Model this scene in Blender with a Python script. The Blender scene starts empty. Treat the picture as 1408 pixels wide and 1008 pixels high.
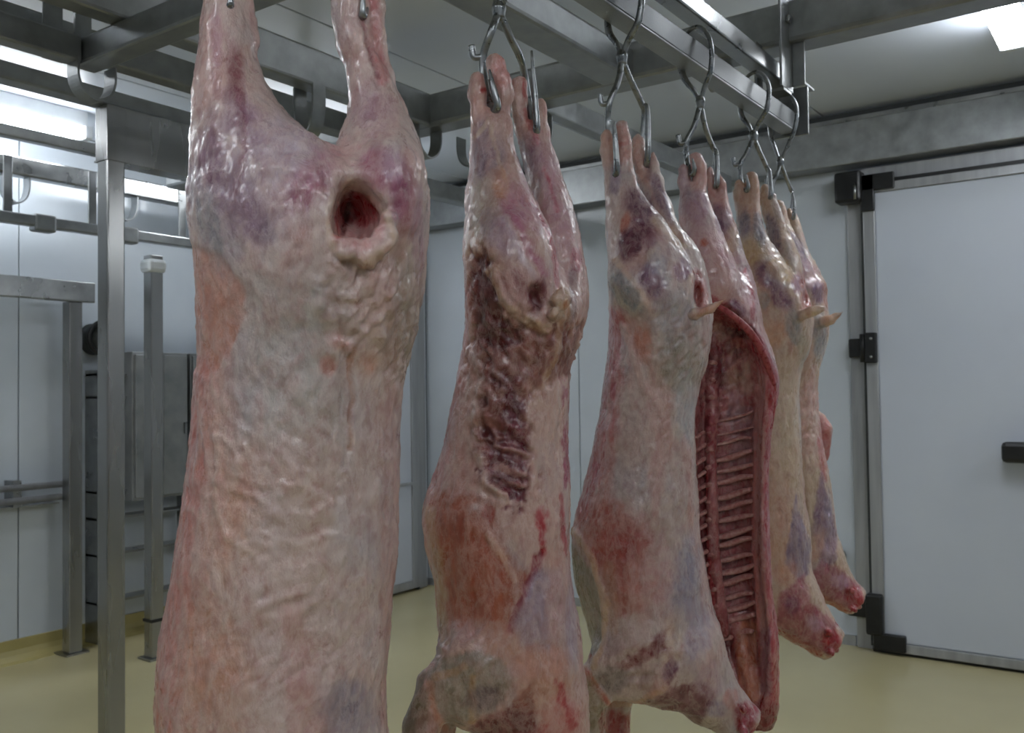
import bpy, bmesh, math
import numpy as np
from mathutils import Matrix, Vector

# ------------------------------------------------------------------ camera
F, YAW, PIT, ROL = 1266.14134, 0.616883264, 0.0288157523, -0.0133919334
EYE = 1.3
def cam_axes():
    f = np.array([math.cos(YAW)*math.cos(PIT), math.sin(YAW)*math.cos(PIT), math.sin(PIT)])
    r = np.cross(f, [0, 0, 1.0]); r /= np.linalg.norm(r); u = np.cross(r, f)
    r2 = math.cos(ROL)*r + math.sin(ROL)*u; u2 = np.cross(r2, f)
    return r2, u2, f
RT, UP, FW = cam_axes()
scn = bpy.context.scene
COL = scn.collection
cd = bpy.data.cameras.new('camera'); cd.sensor_width = 36; cd.sensor_fit = 'HORIZONTAL'
cd.lens = F*36/1408; cd.clip_start = 0.05
cam = bpy.data.objects.new('camera', cd); COL.objects.link(cam)
m = Matrix.Identity(4)
for i in range(3):
    m[i][0] = RT[i]; m[i][1] = UP[i]; m[i][2] = -FW[i]
m[2][3] = EYE
cam.matrix_world = m
scn.camera = cam
cd.dof.use_dof = True; cd.dof.focus_distance = 1.5; cd.dof.aperture_fstop = 10

# ------------------------------------------------------------------ world, exposure, lamps
w = bpy.data.worlds.new('world'); scn.world = w; w.use_nodes = True
w.node_tree.nodes['Background'].inputs[0].default_value = (0.8, 0.9, 1, 1)
w.node_tree.nodes['Background'].inputs[1].default_value = 0.05
vs = scn.view_settings
vs.view_transform = 'Standard'; vs.look = 'None'; vs.gamma = 1; vs.use_curve_mapping = False
vs.exposure = 0.12
TUBE_STRENGTH = 25.0
# ceiling battens: (centre x, centre y, z, length, name of neighbour)
BATTENS = [
    (3.36, 0.43, 2.62, 1.20, 'bright fluorescent batten on the ceiling by the white cold room door'),
    (1.85, 4.30, 2.60, 1.20, 'fluorescent batten over the left wall behind the steel post'),
    (0.40, -1.30, 2.60, 1.20, 'fluorescent batten on the ceiling right of the hanging row, outside the picture'),
    (-0.9, -0.55, 2.60, 1.20, 'fluorescent batten behind the photographer on the right, outside the picture'),
    (-0.9, 1.30, 2.60, 1.20, 'fluorescent batten behind the photographer on the left, outside the picture'),
    (0.3, 3.40, 2.60, 1.20, 'fluorescent batten over the left aisle, outside the picture'),
    (3.45, 3.75, 2.62, 1.00, 'fluorescent batten near the far corner, hidden behind the nearest carcass'),
    (3.7, -1.1, 2.60, 1.20, 'added fluorescent batten far right beyond the door, brightening the far wall, outside the picture'),  # unseen batten added to brighten the far wall and ceiling
]

# ------------------------------------------------------------------ materials
def lin(c):
    c = np.asarray(c, float)/255.0
    return np.where(c <= 0.04045, c/12.92, ((c+0.055)/1.055)**2.4)
def rgba(c): return tuple(lin(c)) + (1,)
def nodes(name):
    m = bpy.data.materials.new(name); m.use_nodes = True
    nt = m.node_tree; b = nt.nodes['Principled BSDF']
    return m, nt, b
def N(nt, t, **kw):
    n = nt.nodes.new(t)
    for k, v in kw.items():
        if k in n.inputs.keys(): n.inputs[k].default_value = v
        else: setattr(n, k, v)
    return n
def noise_mat(name, c1, c2, scale=(3, 3, 3), nscale=4, rough=(0.3, 0.5), metal=0.0, bump=0.1, bscale=60, bdist=0.002, detail=4, spec=0.5):
    m, nt, b = nodes(name); L = nt.links.new
    tc = N(nt, 'ShaderNodeTexCoord'); mp = N(nt, 'ShaderNodeMapping'); mp.inputs['Scale'].default_value = scale
    L(tc.outputs['Object'], mp.inputs['Vector'])
    n = N(nt, 'ShaderNodeTexNoise', Scale=nscale, Detail=detail); L(mp.outputs[0], n.inputs['Vector'])
    r = N(nt, 'ShaderNodeMapRange'); r.inputs[1].default_value = 0.3; r.inputs[2].default_value = 0.7
    L(n.outputs[0], r.inputs[0])
    mx = N(nt, 'ShaderNodeMix', data_type='RGBA'); mx.inputs[6].default_value = rgba(c1); mx.inputs[7].default_value = rgba(c2)
    L(r.outputs[0], mx.inputs[0]); L(mx.outputs[2], b.inputs['Base Color'])
    rr = N(nt, 'ShaderNodeMapRange'); rr.inputs[3].default_value = rough[0]; rr.inputs[4].default_value = rough[1]
    L(r.outputs[0], rr.inputs[0]); L(rr.outputs[0], b.inputs['Roughness'])
    b.inputs['Metallic'].default_value = metal; b.inputs['Specular IOR Level'].default_value = spec
    n2 = N(nt, 'ShaderNodeTexNoise', Scale=bscale, Detail=3); L(mp.outputs[0], n2.inputs['Vector'])
    bp = N(nt, 'ShaderNodeBump', Strength=bump, Distance=bdist); L(n2.outputs[0], bp.inputs['Height']); L(bp.outputs[0], b.inputs['Normal'])
    return m
M = {}
M['steel'] = noise_mat('brushed_steel', (138, 140, 140), (168, 170, 170), nscale=3, rough=(0.24, 0.42), metal=1.0, bump=0.15, bscale=90)
M['galv'] = noise_mat('galvanised_steel', (134, 137, 137), (158, 161, 162), nscale=5, rough=(0.34, 0.5), metal=.75, bump=0.2, bscale=70)
M['post'] = noise_mat('brushed_post_steel', (146, 147, 146), (168, 168, 166), scale=(3, 3, .4), nscale=2, rough=(0.25, 0.31), metal=.9, bump=0.02, bscale=60)
M['rail'] = noise_mat('dull_rail_steel', (84, 87, 88), (98, 101, 102), nscale=3, rough=(0.4, 0.5), metal=.6, bump=0.1, bscale=50)
M['hook'] = noise_mat('hook_steel', (128, 131, 133), (162, 165, 167), nscale=20, rough=(0.22, 0.4), metal=1.0, bump=0.2, bscale=120, bdist=.001)
M['wall'] = noise_mat('wall_panel_white', (188, 195, 203), (194, 201, 208), nscale=1.2, rough=(0.28, 0.4), bump=0.04, bscale=6, bdist=0.01)
M['wallgloss'] = noise_mat('wall_panel_gloss', (190, 198, 205), (200, 207, 213), nscale=1.0, rough=(0.12, 0.22), bump=0.06, bscale=3, bdist=0.01)
M['ceil'] = noise_mat('ceiling_panel', (206, 213, 224), (213, 220, 229), nscale=0.8, rough=(0.28, 0.4), bump=0.05, bscale=3, bdist=0.01)
M['joint'] = noise_mat('joint_sealant', (96, 100, 102), (112, 116, 118), rough=(0.6, 0.7))
M['floor'] = noise_mat('epoxy_floor', (176, 166, 126), (182, 172, 132), nscale=.7, rough=(0.2, 0.24), bump=0.02, bscale=5, bdist=0.004, detail=3)
M['base'] = noise_mat('cove_epoxy', (166, 154, 98), (178, 166, 110), nscale=2, rough=(0.3, 0.45), bump=0.1, bscale=20)
M['black'] = noise_mat('black_plastic', (16, 17, 18), (30, 31, 32), nscale=8, rough=(0.35, 0.5), bump=0.1, bscale=90)
M['gasket'] = noise_mat('rubber_gasket', (42, 46, 46), (60, 63, 62), rough=(0.6, 0.8), bump=0.05)
M['doorwhite'] = noise_mat('door_white', (190, 196, 206), (195, 201, 210), nscale=0.8, rough=(0.3, 0.42), bump=0.03, bscale=5, bdist=0.01)
M['alu'] = noise_mat('door_aluminium', (150, 152, 154), (172, 174, 176), scale=(6, 6, .5), rough=(0.3, 0.45), metal=0.4, bump=0.05)
M['cab'] = noise_mat('grey_cabinet', (128, 131, 131), (148, 150, 149), rough=(0.3, 0.45), metal=0.4, bump=0.05)
M['white'] = noise_mat('white_plastic', (205, 210, 212), (218, 222, 224), rough=(0.35, 0.5), bump=0.03)
m, nt, b = nodes('fluorescent_diffuser'); b.inputs['Base Color'].default_value = (.9, .95, 1, 1)
b.inputs['Emission Color'].default_value = (0.92, 0.955, 1.0, 1); b.inputs['Emission Strength'].default_value = TUBE_STRENGTH; M['lamp'] = m

def meat_mat(name, wet=0.5):
    m, nt, b = nodes(name); L = nt.links.new
    at = N(nt, 'ShaderNodeAttribute', attribute_name='paint')
    tc = N(nt, 'ShaderNodeTexCoord'); mp = N(nt, 'ShaderNodeMapping'); mp.inputs['Scale'].default_value = (1, 1, .55)
    L(tc.outputs['Object'], mp.inputs['Vector'])
    n1 = N(nt, 'ShaderNodeTexNoise', Scale=60, Detail=6, Roughness=.72, Distortion=.25); L(mp.outputs[0], n1.inputs['Vector'])
    n2 = N(nt, 'ShaderNodeTexNoise', Scale=30, Detail=7, Roughness=.72, Distortion=.35); L(mp.outputs[0], n2.inputs['Vector'])
    r1 = N(nt, 'ShaderNodeMapRange'); r1.inputs[1].default_value = .48; r1.inputs[2].default_value = .74; r1.inputs[3].default_value = 0; r1.inputs[4].default_value = .6; L(n1.outputs[0], r1.inputs[0])
    mx1 = N(nt, 'ShaderNodeMix', data_type='RGBA', blend_type='MULTIPLY'); mx1.inputs[7].default_value = rgba((206, 158, 158))
    L(r1.outputs[0], mx1.inputs[0]); L(at.outputs['Color'], mx1.inputs[6])
    # pale strands of fascia: thin bands where a distorted noise crosses its mean
    sb = N(nt, 'ShaderNodeMath', operation='SUBTRACT'); sb.inputs[1].default_value = .5; L(n2.outputs[0], sb.inputs[0])
    ab = N(nt, 'ShaderNodeMath', operation='ABSOLUTE'); L(sb.outputs[0], ab.inputs[0])
    r2 = N(nt, 'ShaderNodeMapRange'); r2.inputs[1].default_value = 0.0; r2.inputs[2].default_value = .05; r2.inputs[3].default_value = .22; r2.inputs[4].default_value = 0; L(ab.outputs[0], r2.inputs[0])
    mx2 = N(nt, 'ShaderNodeMix', data_type='RGBA'); mx2.inputs[7].default_value = rgba((214, 194, 186))
    L(r2.outputs[0], mx2.inputs[0]); L(mx1.outputs[2], mx2.inputs[6])
    L(mx2.outputs[2], b.inputs['Base Color'])
    r3 = N(nt, 'ShaderNodeMapRange'); r3.inputs[1].default_value = .3; r3.inputs[2].default_value = .7; r3.inputs[3].default_value = .2; r3.inputs[4].default_value = .42; L(n2.outputs[0], r3.inputs[0])
    L(r3.outputs[0], b.inputs['Roughness'])
    b.inputs['Specular IOR Level'].default_value = 0.55
    b.inputs['Coat Weight'].default_value = 0.5; b.inputs['Coat Roughness'].default_value = 0.18
    b.inputs['Subsurface Weight'].default_value = 0.12; b.inputs['Subsurface Radius'].default_value = (.012, .004, .002); b.inputs['Subsurface Scale'].default_value = .5
    n3 = N(nt, 'ShaderNodeTexNoise', Scale=120, Detail=5, Roughness=.65, Distortion=.2); L(mp.outputs[0], n3.inputs['Vector'])
    b1 = N(nt, 'ShaderNodeBump', Strength=.8, Distance=.0022); L(n3.outputs[0], b1.inputs['Height'])
    b2 = N(nt, 'ShaderNodeBump', Strength=.6, Distance=.005); L(n2.outputs[0], b2.inputs['Height']); L(b1.outputs[0], b2.inputs['Normal'])
    L(b2.outputs[0], b.inputs['Normal'])
    return m
M['meat'] = meat_mat('carcass_surface')
M['bone'] = noise_mat('rib_bone', (200, 160, 152), (168, 98, 98), nscale=40, rough=(0.3, 0.45), bump=0.4, bscale=140, bdist=.002)
M['redflesh'] = noise_mat('raw_red_flesh', (132, 34, 42), (176, 84, 84), nscale=36, rough=(0.22, 0.4), bump=0.6, bscale=110, bdist=.003)
M['fat'] = noise_mat('pink_fat', (206, 160, 146), (222, 190, 172), nscale=30, rough=(0.3, 0.45), bump=0.4, bscale=120, bdist=.002)

# ------------------------------------------------------------------ object helpers
def ob(name, me, mat, parent=None, smooth=False, **props):
    o = bpy.data.objects.new(name, me); COL.objects.link(o)
    if mat is not None and not me.materials: me.materials.append(mat)
    if smooth:
        me.polygons.foreach_set('use_smooth', [True]*len(me.polygons)); me.update()
    if parent: o.parent = parent
    for k, v in props.items(): o[k] = v
    return o
def empty(name, loc=(0, 0, 0), rz=0, **props):
    o = bpy.data.objects.new(name, None); COL.objects.link(o); o.location = loc; o.rotation_euler = (0, 0, rz); o.empty_display_size = .1
    for k, v in props.items(): o[k] = v
    return o
def box_me(name, x0, x1, y0, y1, z0, z1, bev=0.0):
    bm = bmesh.new(); bmesh.ops.create_cube(bm, size=1)
    for v in bm.verts:
        v.co = ((x0+x1)/2 + v.co.x*(x1-x0), (y0+y1)/2 + v.co.y*(y1-y0), (z0+z1)/2 + v.co.z*(z1-z0))
    if bev: bmesh.ops.bevel(bm, geom=bm.edges[:], offset=bev, segments=2, affect='EDGES', profile=.5)
    me = bpy.data.meshes.new(name); bm.to_mesh(me); bm.free(); return me
def box(name, x0, x1, y0, y1, z0, z1, mat, parent=None, bev=0.0, **props):
    return ob(name, box_me(name, x0, x1, y0, y1, z0, z1, bev), M[mat], parent, **props)
def channel(name, a, b, wid, hei, t, mat, parent, open_dir=1, up=1):
    """steel profile from a to b (horizontal): hollow square tube with open ends and rounded corners, built as a swept ring"""
    a = np.array(a, float); b = np.array(b, float); d = b-a; L = np.linalg.norm(d); d /= L
    s = np.cross(d, [0, 0, 1.0]); bm = bmesh.new()
    r = min(wid, hei)*.12; prof = []
    for cx, cz, a0 in ((wid/2-r, hei-r, 0), (-wid/2+r, hei-r, 90), (-wid/2+r, r, 180), (wid/2-r, r, 270)):
        for k in range(3):
            an = math.radians(a0+45*k); prof.append((cx+r*math.cos(an), cz+r*math.sin(an)))
    inner = [(x*(1-2*t/wid), hei/2+(z-hei/2)*(1-2*t/hei)) for x, z in prof]
    rings = []
    for P, pr in ((a, prof), (b, prof), (b, inner), (a, inner)):
        rings.append([bm.verts.new(P + s*x + np.array([0, 0, z])) for x, z in pr])
    n = len(prof)
    for i in range(4):
        A, B = rings[i], rings[(i+1) % 4]
        for k in range(n): bm.faces.new((A[k], A[(k+1) % n], B[(k+1) % n], B[k]))
    bmesh.ops.recalc_face_normals(bm, faces=bm.faces)
    me = bpy.data.meshes.new(name); bm.to_mesh(me); bm.free()
    return ob(name, me, M[mat], parent)
def catmull(pts, n=8):
    P = np.array(pts, float); P = np.vstack([2*P[0]-P[1], P, 2*P[-1]-P[-2]]); out = []
    for i in range(1, len(P)-2):
        for k in range(n):
            t = k/n; out.append(.5*((2*P[i])+(-P[i-1]+P[i+1])*t+(2*P[i-1]-5*P[i]+4*P[i+1]-P[i+2])*t*t+(-P[i-1]+3*P[i]-3*P[i+1]+P[i+2])*t**3))
    out.append(P[-2]); return np.array(out)
def tube_me(name, pts, rad, n=8, seg=10, flat=1.0, smooth=True):
    """swept tube; rad scalar or per control point; flat<1 squeezes it"""
    P = catmull(pts, n) if smooth else np.array(pts, float)
    if np.isscalar(rad): R_ = np.full(len(P), float(rad))
    else: R_ = np.interp(np.linspace(0, len(rad)-1, len(P)), range(len(rad)), rad)
    bm = bmesh.new(); prev = None; rings = []
    for i, p in enumerate(P):
        d = P[min(i+1, len(P)-1)]-P[max(i-1, 0)]; d = d/(np.linalg.norm(d)+1e-9)
        if prev is None:
            ref = np.array([0, 0, 1.0]) if abs(d[2]) < .9 else np.array([1.0, 0, 0]); s = np.cross(d, ref)
        else: s = prev - d*np.dot(prev, d)
        s /= np.linalg.norm(s); prev = s; t = np.cross(d, s)
        rings.append([bm.verts.new(p+R_[i]*(math.cos(2*math.pi*k/seg)*s+flat*math.sin(2*math.pi*k/seg)*t)) for k in range(seg)])
    for A, B in zip(rings[:-1], rings[1:]):
        for k in range(seg): bm.faces.new((A[k], A[(k+1) % seg], B[(k+1) % seg], B[k]))
    bm.faces.new(rings[0][::-1]); bm.faces.new(rings[-1])
    me = bpy.data.meshes.new(name); bm.to_mesh(me); bm.free(); me.polygons.foreach_set('use_smooth', [True]*len(me.polygons)); return me

# ------------------------------------------------------------------ room shell
ZC = 2.70; XF = 4.83; YL = 4.72; XR = 3.42; YR2 = 4.15; XB = -3.0; YS = -3.2
S = dict(kind='structure')
box('floor', XB, XF, YS, YL, -.1, 0, 'floor', **S)
ce = empty('ceiling', (0, 0, ZC), **S)
box('ceiling_joint', XB, XF, YS, YL, .012, .1, 'joint', ce)
y = YS; k = 0
while y < YL:
    y1 = min(y+1.15, YL)
    for (xa, xb) in ((XB, 1.0), (1.0, XF)):
        box('ceiling_panel', xa+.004, xb-.004, y+.004, y1-.004, 0, .05, 'ceil', ce, bev=.003)
    y = y1
def wall(name, p0, p1, width, mat, nrm, h=ZC):
    """panelled wall from p0 to p1; nrm points into the room"""
    p0 = np.array(p0, float); p1 = np.array(p1, float); L = np.linalg.norm(p1-p0); ang = math.atan2(*(p1-p0)[::-1])
    e = empty(name, (p0[0], p0[1], 0), ang, **S)
    side = 1 if (-math.sin(ang)*nrm[0]+math.cos(ang)*nrm[1]) > 0 else -1
    def yb(a, b): return (min(-side*a, -side*b), max(-side*a, -side*b))
    box('wall_core', 0, L, *yb(.012, .1), 0, h, 'joint', e)
    n = max(1, round(L/width)); wd = L/n
    for i in range(n): box('wall_panel', i*wd+.003, (i+1)*wd-.003, *yb(0, .05), 0, h, mat, e, bev=.002)
    return e
wall('wall_far', (XF, YS), (XF, YR2), 1.15, 'wall', (-1, 0))
wall('wall_left', (XB, YL), (XR, YL), 1.1, 'wallgloss', (0, -1))
wall('wall_return', (XR, YL), (XR, YR2), 1.1, 'wall', (-1, 0))
wall('wall_recess', (XR, YR2), (XF, YR2), 1.1, 'wall', (0, -1))
wall('wall_back', (XB, YS), (XB, YL), 1.15, 'wall', (1, 0))
wall('wall_right', (XB, YS), (XF, YS), 1.15, 'wall', (0, 1))
def cove(name, pts, mat, h=.105):
    """coved skirting swept along points on the floor; room on the left hand of the path"""
    bm = bmesh.new(); rings = []
    for p, nn in pts:
        prof = [(0, 0), (.075, 0), (.045, .008), (.022, .03), (.014, .055), (.014, h), (0, h)]
        rings.append([bm.verts.new((p[0]+nn[0]*a, p[1]+nn[1]*a, b_)) for a, b_ in prof])
    for A, B in zip(rings[:-1], rings[1:]):
        for k in range(len(A)): bm.faces.new((A[k], A[(k+1) % len(A)], B[(k+1) % len(A)], B[k]))
    bmesh.ops.recalc_face_normals(bm, faces=bm.faces)
    me = bpy.data.meshes.new(name); bm.to_mesh(me); bm.free(); return ob(name, me, M[mat], **S)
cove('baseboard_left', [((XB, YL), (0, -1)), ((XR, YL), (-1, -1)), ((XR, YR2), (-1, -1)), ((XR+.5, YR2), (0, -1))], 'base')
box('baseboard_far', XF-.012, XF, 1.31, YR2, 0, .05, 'alu', **S)
box('baseboard_recess', 3.95, XF-.02, YR2-.012, YR2, 0, .05, 'alu', **S)
# big boxed lintel beam along the far wall and a dark strip standing in for the shade over it
tb = empty('trim_1', (XF, 0, 0), **S)
box('lintel_face', -.13, 0, YS, YR2, 2.42, 2.645, 'galv', tb, bev=.006)
box('lintel_lip', -.14, -.128, YS, YR2, 2.632, 2.652, 'steel', tb)
box('shadow_gap_strip', XF-.06, XF, YS, YR2, 2.652, 2.70, 'gasket', **S)

# ------------------------------------------------------------------ door by the right edge
d1 = empty('door_1', (XF, 0, 0), **S)
DY0, DY1 = .36, 1.205
box('door_leaf', -.075, -.012, DY0, DY1-.05, .06, 2.27, 'doorwhite', d1, bev=.008)
box('leaf_edge', -.082, -.01, DY1-.052, DY1+.005, .04, 2.30, 'alu', d1, bev=.004)
box('leaf_edge', -.082, -.01, DY0, DY1-.05, 2.27, 2.315, 'alu', d1, bev=.004)
box('leaf_edge', -.082, -.01, DY0, DY1-.05, .015, .06, 'alu', d1, bev=.004)
box('leaf_edge', -.082, -.01, DY0-.05, DY0+.002, .04, 2.30, 'alu', d1, bev=.004)
box('door_gasket', -.07, -.005, DY1+.005, DY1+.018, .03, 2.34, 'gasket', d1)
box('door_gasket', -.07, -.005, DY0-.05, DY1+.01, 2.315, 2.335, 'black', d1)
box('door_gasket', -.06, -.005, DY0-.05, DY1+.01, .0, .015, 'black', d1)
box('door_frame', -.03, 0, DY1+.018, DY1+.095, 0, 2.36, 'alu', d1, bev=.004)
box('door_frame', -.045, 0, DY0-.13, DY1+.018, 2.335, 2.405, 'alu', d1, bev=.004)
box('door_frame', -.03, 0, DY0-.13, DY0-.055, 0, 2.36, 'alu', d1, bev=.004)
def hinge(zc, kind):
    if kind == 'mid':
        h = box('hinge', -.105, -.075, DY1-.05, DY1+.005, zc-.075, zc+.075, 'black', d1, bev=.006)
        box('hinge_plate', -.06, -.028, DY1+.03, DY1+.095, zc-.045, zc+.05, 'black', h, bev=.006)
        o = ob('hinge_pin', tube_me('hinge_pin', [(-.075, DY1+.02, zc-.07), (-.075, DY1+.02, zc+.07)], .016, smooth=False), M['black'], h)
        for dz in (-.045, .045):
            ob('screw', tube_me('screw', [(-.104, DY1-.025, zc+dz), (-.109, DY1-.025, zc+dz)], .007, smooth=False), M['steel'], h)
    elif kind == 'top':
        h = box('hinge', -.13, -.03, DY1+.0, DY1+.13, zc-.1, zc+.055, 'black', d1, bev=.014)
        box('hinge_plate', -.10, -.082, DY1-.055, DY1+.01, zc-.15, zc+.03, 'black', h, bev=.004)
        box('hinge_arm', -.10, -.082, DY1-.15, DY1+.01, zc-.05, zc+.03, 'black', h, bev=.004)
        ob('hinge_pin', tube_me('hinge_pin', [(-.128, DY1+.028, zc-.09), (-.128, DY1+.028, zc-.01)], .008, smooth=False), M['steel'], h)
    else:
        h = box('hinge', -.12, -.03, DY1-.05, DY1+.03, zc-.10, zc+.1, 'black', d1, bev=.012)
        box('hinge_plate', -.07, -.028, DY1+.02, DY1+.13, zc-.03, zc+.06, 'black', h, bev=.01)
        box('hinge_arm', -.10, -.02, DY1-.15, DY1+.0, zc-.17, zc-.09, 'black', h, bev=.006)
hinge(2.33, 'top'); hinge(1.50, 'mid'); hinge(.19, 'bottom')
hd = box('door_handle', -.16, -.115, .36, .615, .955, 1.05, 'black', d1, bev=.02)
box('handle_mount', -.12, -.074, .38, .50, .95, 1.055, 'black', hd, bev=.01)
box('hinge_cap', -.13, -.03, DY0-.06, DY0+.13, 2.28, 2.36, 'black', d1, bev=.014)
# round black release knob on the wall left of the door
kb = empty('release_knob', (XF, 1.405, .44), label='round black release knob on the wall left of the white door', category='knob')
ob('knob_body', tube_me('knob_body', [(0, 0, 0), (-.035, 0, 0), (-.05, 0, 0), (-.055, 0, 0)], [.054, .054, .05, .035], n=3, seg=24, smooth=True), M['black'], kb)
box('knob_grip', -.075, -.05, -.014, .014, -.045, .045, 'black', kb, bev=.005)

# second door in the recess by the far left corner
d2 = empty('door_2', (0, YR2, 0), **S)
box('door_leaf', 3.95, 4.60, -.06, -.012, .07, 2.2, 'doorwhite', d2, bev=.006)
box('leaf_edge', 4.60, 4.665, -.07, -.012, .02, 2.25, 'alu', d2, bev=.004)
box('leaf_edge', 3.95, 4.60, -.066, -.012, .02, .07, 'alu', d2, bev=.004)
box('leaf_edge', 3.95, 4.60, -.066, -.012, 2.2, 2.25, 'alu', d2, bev=.004)
box('door_gasket', 4.665, 4.685, -.05, 0, 0, 2.27, 'gasket', d2)
box('door_frame', 4.685, 4.77, -.04, 0, 0, 2.3, 'alu', d2, bev=.004)
box('kick_rail', 3.95, 4.66, -.075, -.06, .70, .72, 'alu', d2)

# ------------------------------------------------------------------ overhead steel frame
fr = empty('overhead_steel_frame', (2.72, 1.5, 2.35), label='grey steel ceiling frame of long beams and crossbeams that carries the meat rail', category='frame')
def beam(a, b, wid, hei, mat='galv', name='beam', par=None, t=.004):
    par = par or fr; o = par.location
    return channel(name, np.array(a)-np.array(o), np.array(b)-np.array(o), wid, hei, t, mat, par)
ZB = 2.35
beam((2.80, -3.1, ZB), (2.80, 4.05, ZB), .12, .13)                # crossbeam
beam((XB+.1, 1.49, ZB), (2.74, 1.49, ZB), .125, .10)               # wide beam
beam((XB+.1, 2.36, ZB), (2.74, 2.36, ZB), .08, .13)
beam((-.5, 2.55, 2.27), (1.43, 2.55, 2.27), .06, .078)
beam((-.5, 2.70, ZB), (2.74, 2.70, ZB), .07, .09)
beam((-.5, 3.10, ZB), (3.6, 3.10, ZB), .08, .06)
beam((1.475, -3.1, 2.27), (1.475, 2.58, 2.27), .075, .08)
beam((.30, -3.1, ZB+.003), (.30, 2.78, ZB+.003), .075, .083)
beam((-.5, 4.38, ZB), (XR, 4.38, ZB), .07, .09, 'steel')
beam((-.5, 3.86, ZB+.03), (3.6, 3.86, ZB+.03), .05, .05, 'steel')
beam((2.86, 3.20, ZB+.01), (4.65, 3.20, ZB+.01), .08, .09)
beam((2.86, 1.90, ZB+.01), (4.70, 1.90, ZB+.01), .06, .09)
# upper carrier and meat rail with its hangers
beam((XB+.1, .955, 2.24), (2.86, .955, 2.24), .05, .055, 'steel', 'upper_carrier')
def flat(name, x0, x1, y0, y1, z0, z1, mat='galv', bev=.002):
    o = fr.location
    return box(name, x0-o[0], x1-o[0], y0-o[1], y1-o[1], z0-o[2], z1-o[2], mat, fr, bev=bev)
flat('end_plate', 2.80, 2.98, .90, .975, 2.262, 2.27, 'galv')
# the meat rail: an L shaped steel bar, its own part
for hx in (-.6, .55, 1.55, 2.72):
    flat('hanger', hx-.025, hx+.025, .985, .995, 2.13, 2.36, 'steel')
    flat('hanger', hx-.05, hx+.05, .90, .908, 2.20, 2.48, 'galv'); flat('hanger_flange', hx+.044, hx+.05, .862, .90, 2.22, 2.46, 'galv'); flat('hanger_bolt', hx-.012, hx+.012, .888, .90, 2.40, 2.424, 'steel', bev=.004)
    flat('hanger_foot', hx-.035, hx+.035, .90, .99, 2.19, 2.2, 'steel')
flat('meat_rail', XB+.1, 2.84, .915, .965, 2.10, 2.106, 'galv')
flat('meat_rail', XB+.1, 2.84, .915, .921, 2.106, 2.16, 'rail')
flat('rail_end_plate', 2.845, 2.855, .88, 1.0, 2.09, 2.24, 'steel')
# U shaped hanger straps below the frame
def ustrap(x, y, wid, dep, along='x', top=ZB+.01, nm='hanger_strap'):
    pts = [(-wid/2, 0), (-wid/2, -dep*.45), (-wid*.38, -dep*.8), (-wid*.12, -dep), (wid*.12, -dep), (wid*.38, -dep*.8), (wid/2, -dep*.45), (wid/2, 0)]
    P = catmull([(a, 0, b_) for a, b_ in pts], 4); bm = bmesh.new(); rings = []
    hw, t = .028, .007
    for i, p in enumerate(P):
        d = P[min(i+1, len(P)-1)]-P[max(i-1, 0)]; d /= np.linalg.norm(d); nn = np.array([-d[2], 0, d[0]])
        rg = []
        for s, q in ((-1, 0), (1, 0), (1, 1), (-1, 1)):
            c = p+np.array([0, s*hw, 0])+nn*t*q
            if along == 'y': c = np.array([c[1], c[0], c[2]])
            rg.append(bm.verts.new(c+np.array([x, y, top])-np.array(fr.location)))
        rings.append(rg)
    for A, B in zip(rings[:-1], rings[1:]):
        for k in range(4): bm.faces.new((A[k], A[(k+1) % 4], B[(k+1) % 4], B[k]))
    bm.faces.new(rings[0]); bm.faces.new(rings[-1][::-1]); bmesh.ops.recalc_face_normals(bm, faces=bm.faces)
    me = bpy.data.meshes.new(nm); bm.to_mesh(me); bm.free(); ob(nm, me, M['galv'], fr)
ustrap(1.475, 2.54, .12, .11, 'x', 2.28); ustrap(2.755, 2.36, .14, .13); ustrap(2.16, 2.37, .10, .17, 'y'); ustrap(2.80, 1.15, .10, .09)
ustrap(2.98, 2.30, .12, .13, 'y'); ustrap(2.9, 1.92, .12, .13, 'x'); ustrap(2.16, 4.38, .12, .14); ustrap(2.72, 4.38, .12, .14); ustrap(4.2, 3.2, .12, .13)
flat('strap_plate', 1.36, 1.42, 2.60, 2.606, 2.28, 2.60, 'galv'); flat('strap_plate', 1.45, 1.50, 2.585, 2.60, 2.28, 2.6, 'galv')
for hx, hy in ((.30, 2.76), (2.80, -.9), (2.8, 3.1), (3.2, 4.38), (0.9, 4.38), (2.8, .7)):
    flat('ceiling_hanger', hx-.03, hx+.03, hy-.03, hy+.03, ZB+.08, ZC-.001, 'galv')
    flat('ceiling_flange', hx-.06, hx+.06, hy-.06, hy+.06, ZC-.012, ZC-.001, 'galv')
# lower rail beyond, on the left
beam((-.5, 4.20, 2.09), (3.38, 4.20, 2.09), .05, .05, 'steel', 'low_rail')
for hx in (1.2, 2.05, 2.45, 2.95): flat('hanger', hx-.02, hx+.02, 4.215, 4.225, 2.12, 2.40, 'steel')
for hx in (1.6, 2.2, 2.62, 3.1): flat('rail_clamp', hx-.05, hx+.05, 4.17, 4.235, 2.07, 2.15, 'galv', bev=.01)

# near steel post with deep header plate
pf = empty('steel_post_with_header', (1.86, 3.08, 0), label='tall square stainless post on the left with a deep steel header at its top', category='post')
px0, px1, py0, py1 = -.034, .034, -.034, .034
box('post', px0, px1, py0, py1, .01, ZB, 'post', pf, bev=.006)
box('foot_plate', -.07, .07, -.07, .07, 0, .01, 'steel', pf, bev=.002)
box('header', -.036, 1.45, -.036, -.01, 2.15, ZB, 'post', pf, bev=.002)
box('header_end', -.038, .036, -.038, .038, 2.15, ZB-.002, 'post', pf, bev=.002)
box('header_lip', -.036, 1.45, -.01, .05, 2.15, 2.156, 'post', pf)

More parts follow.
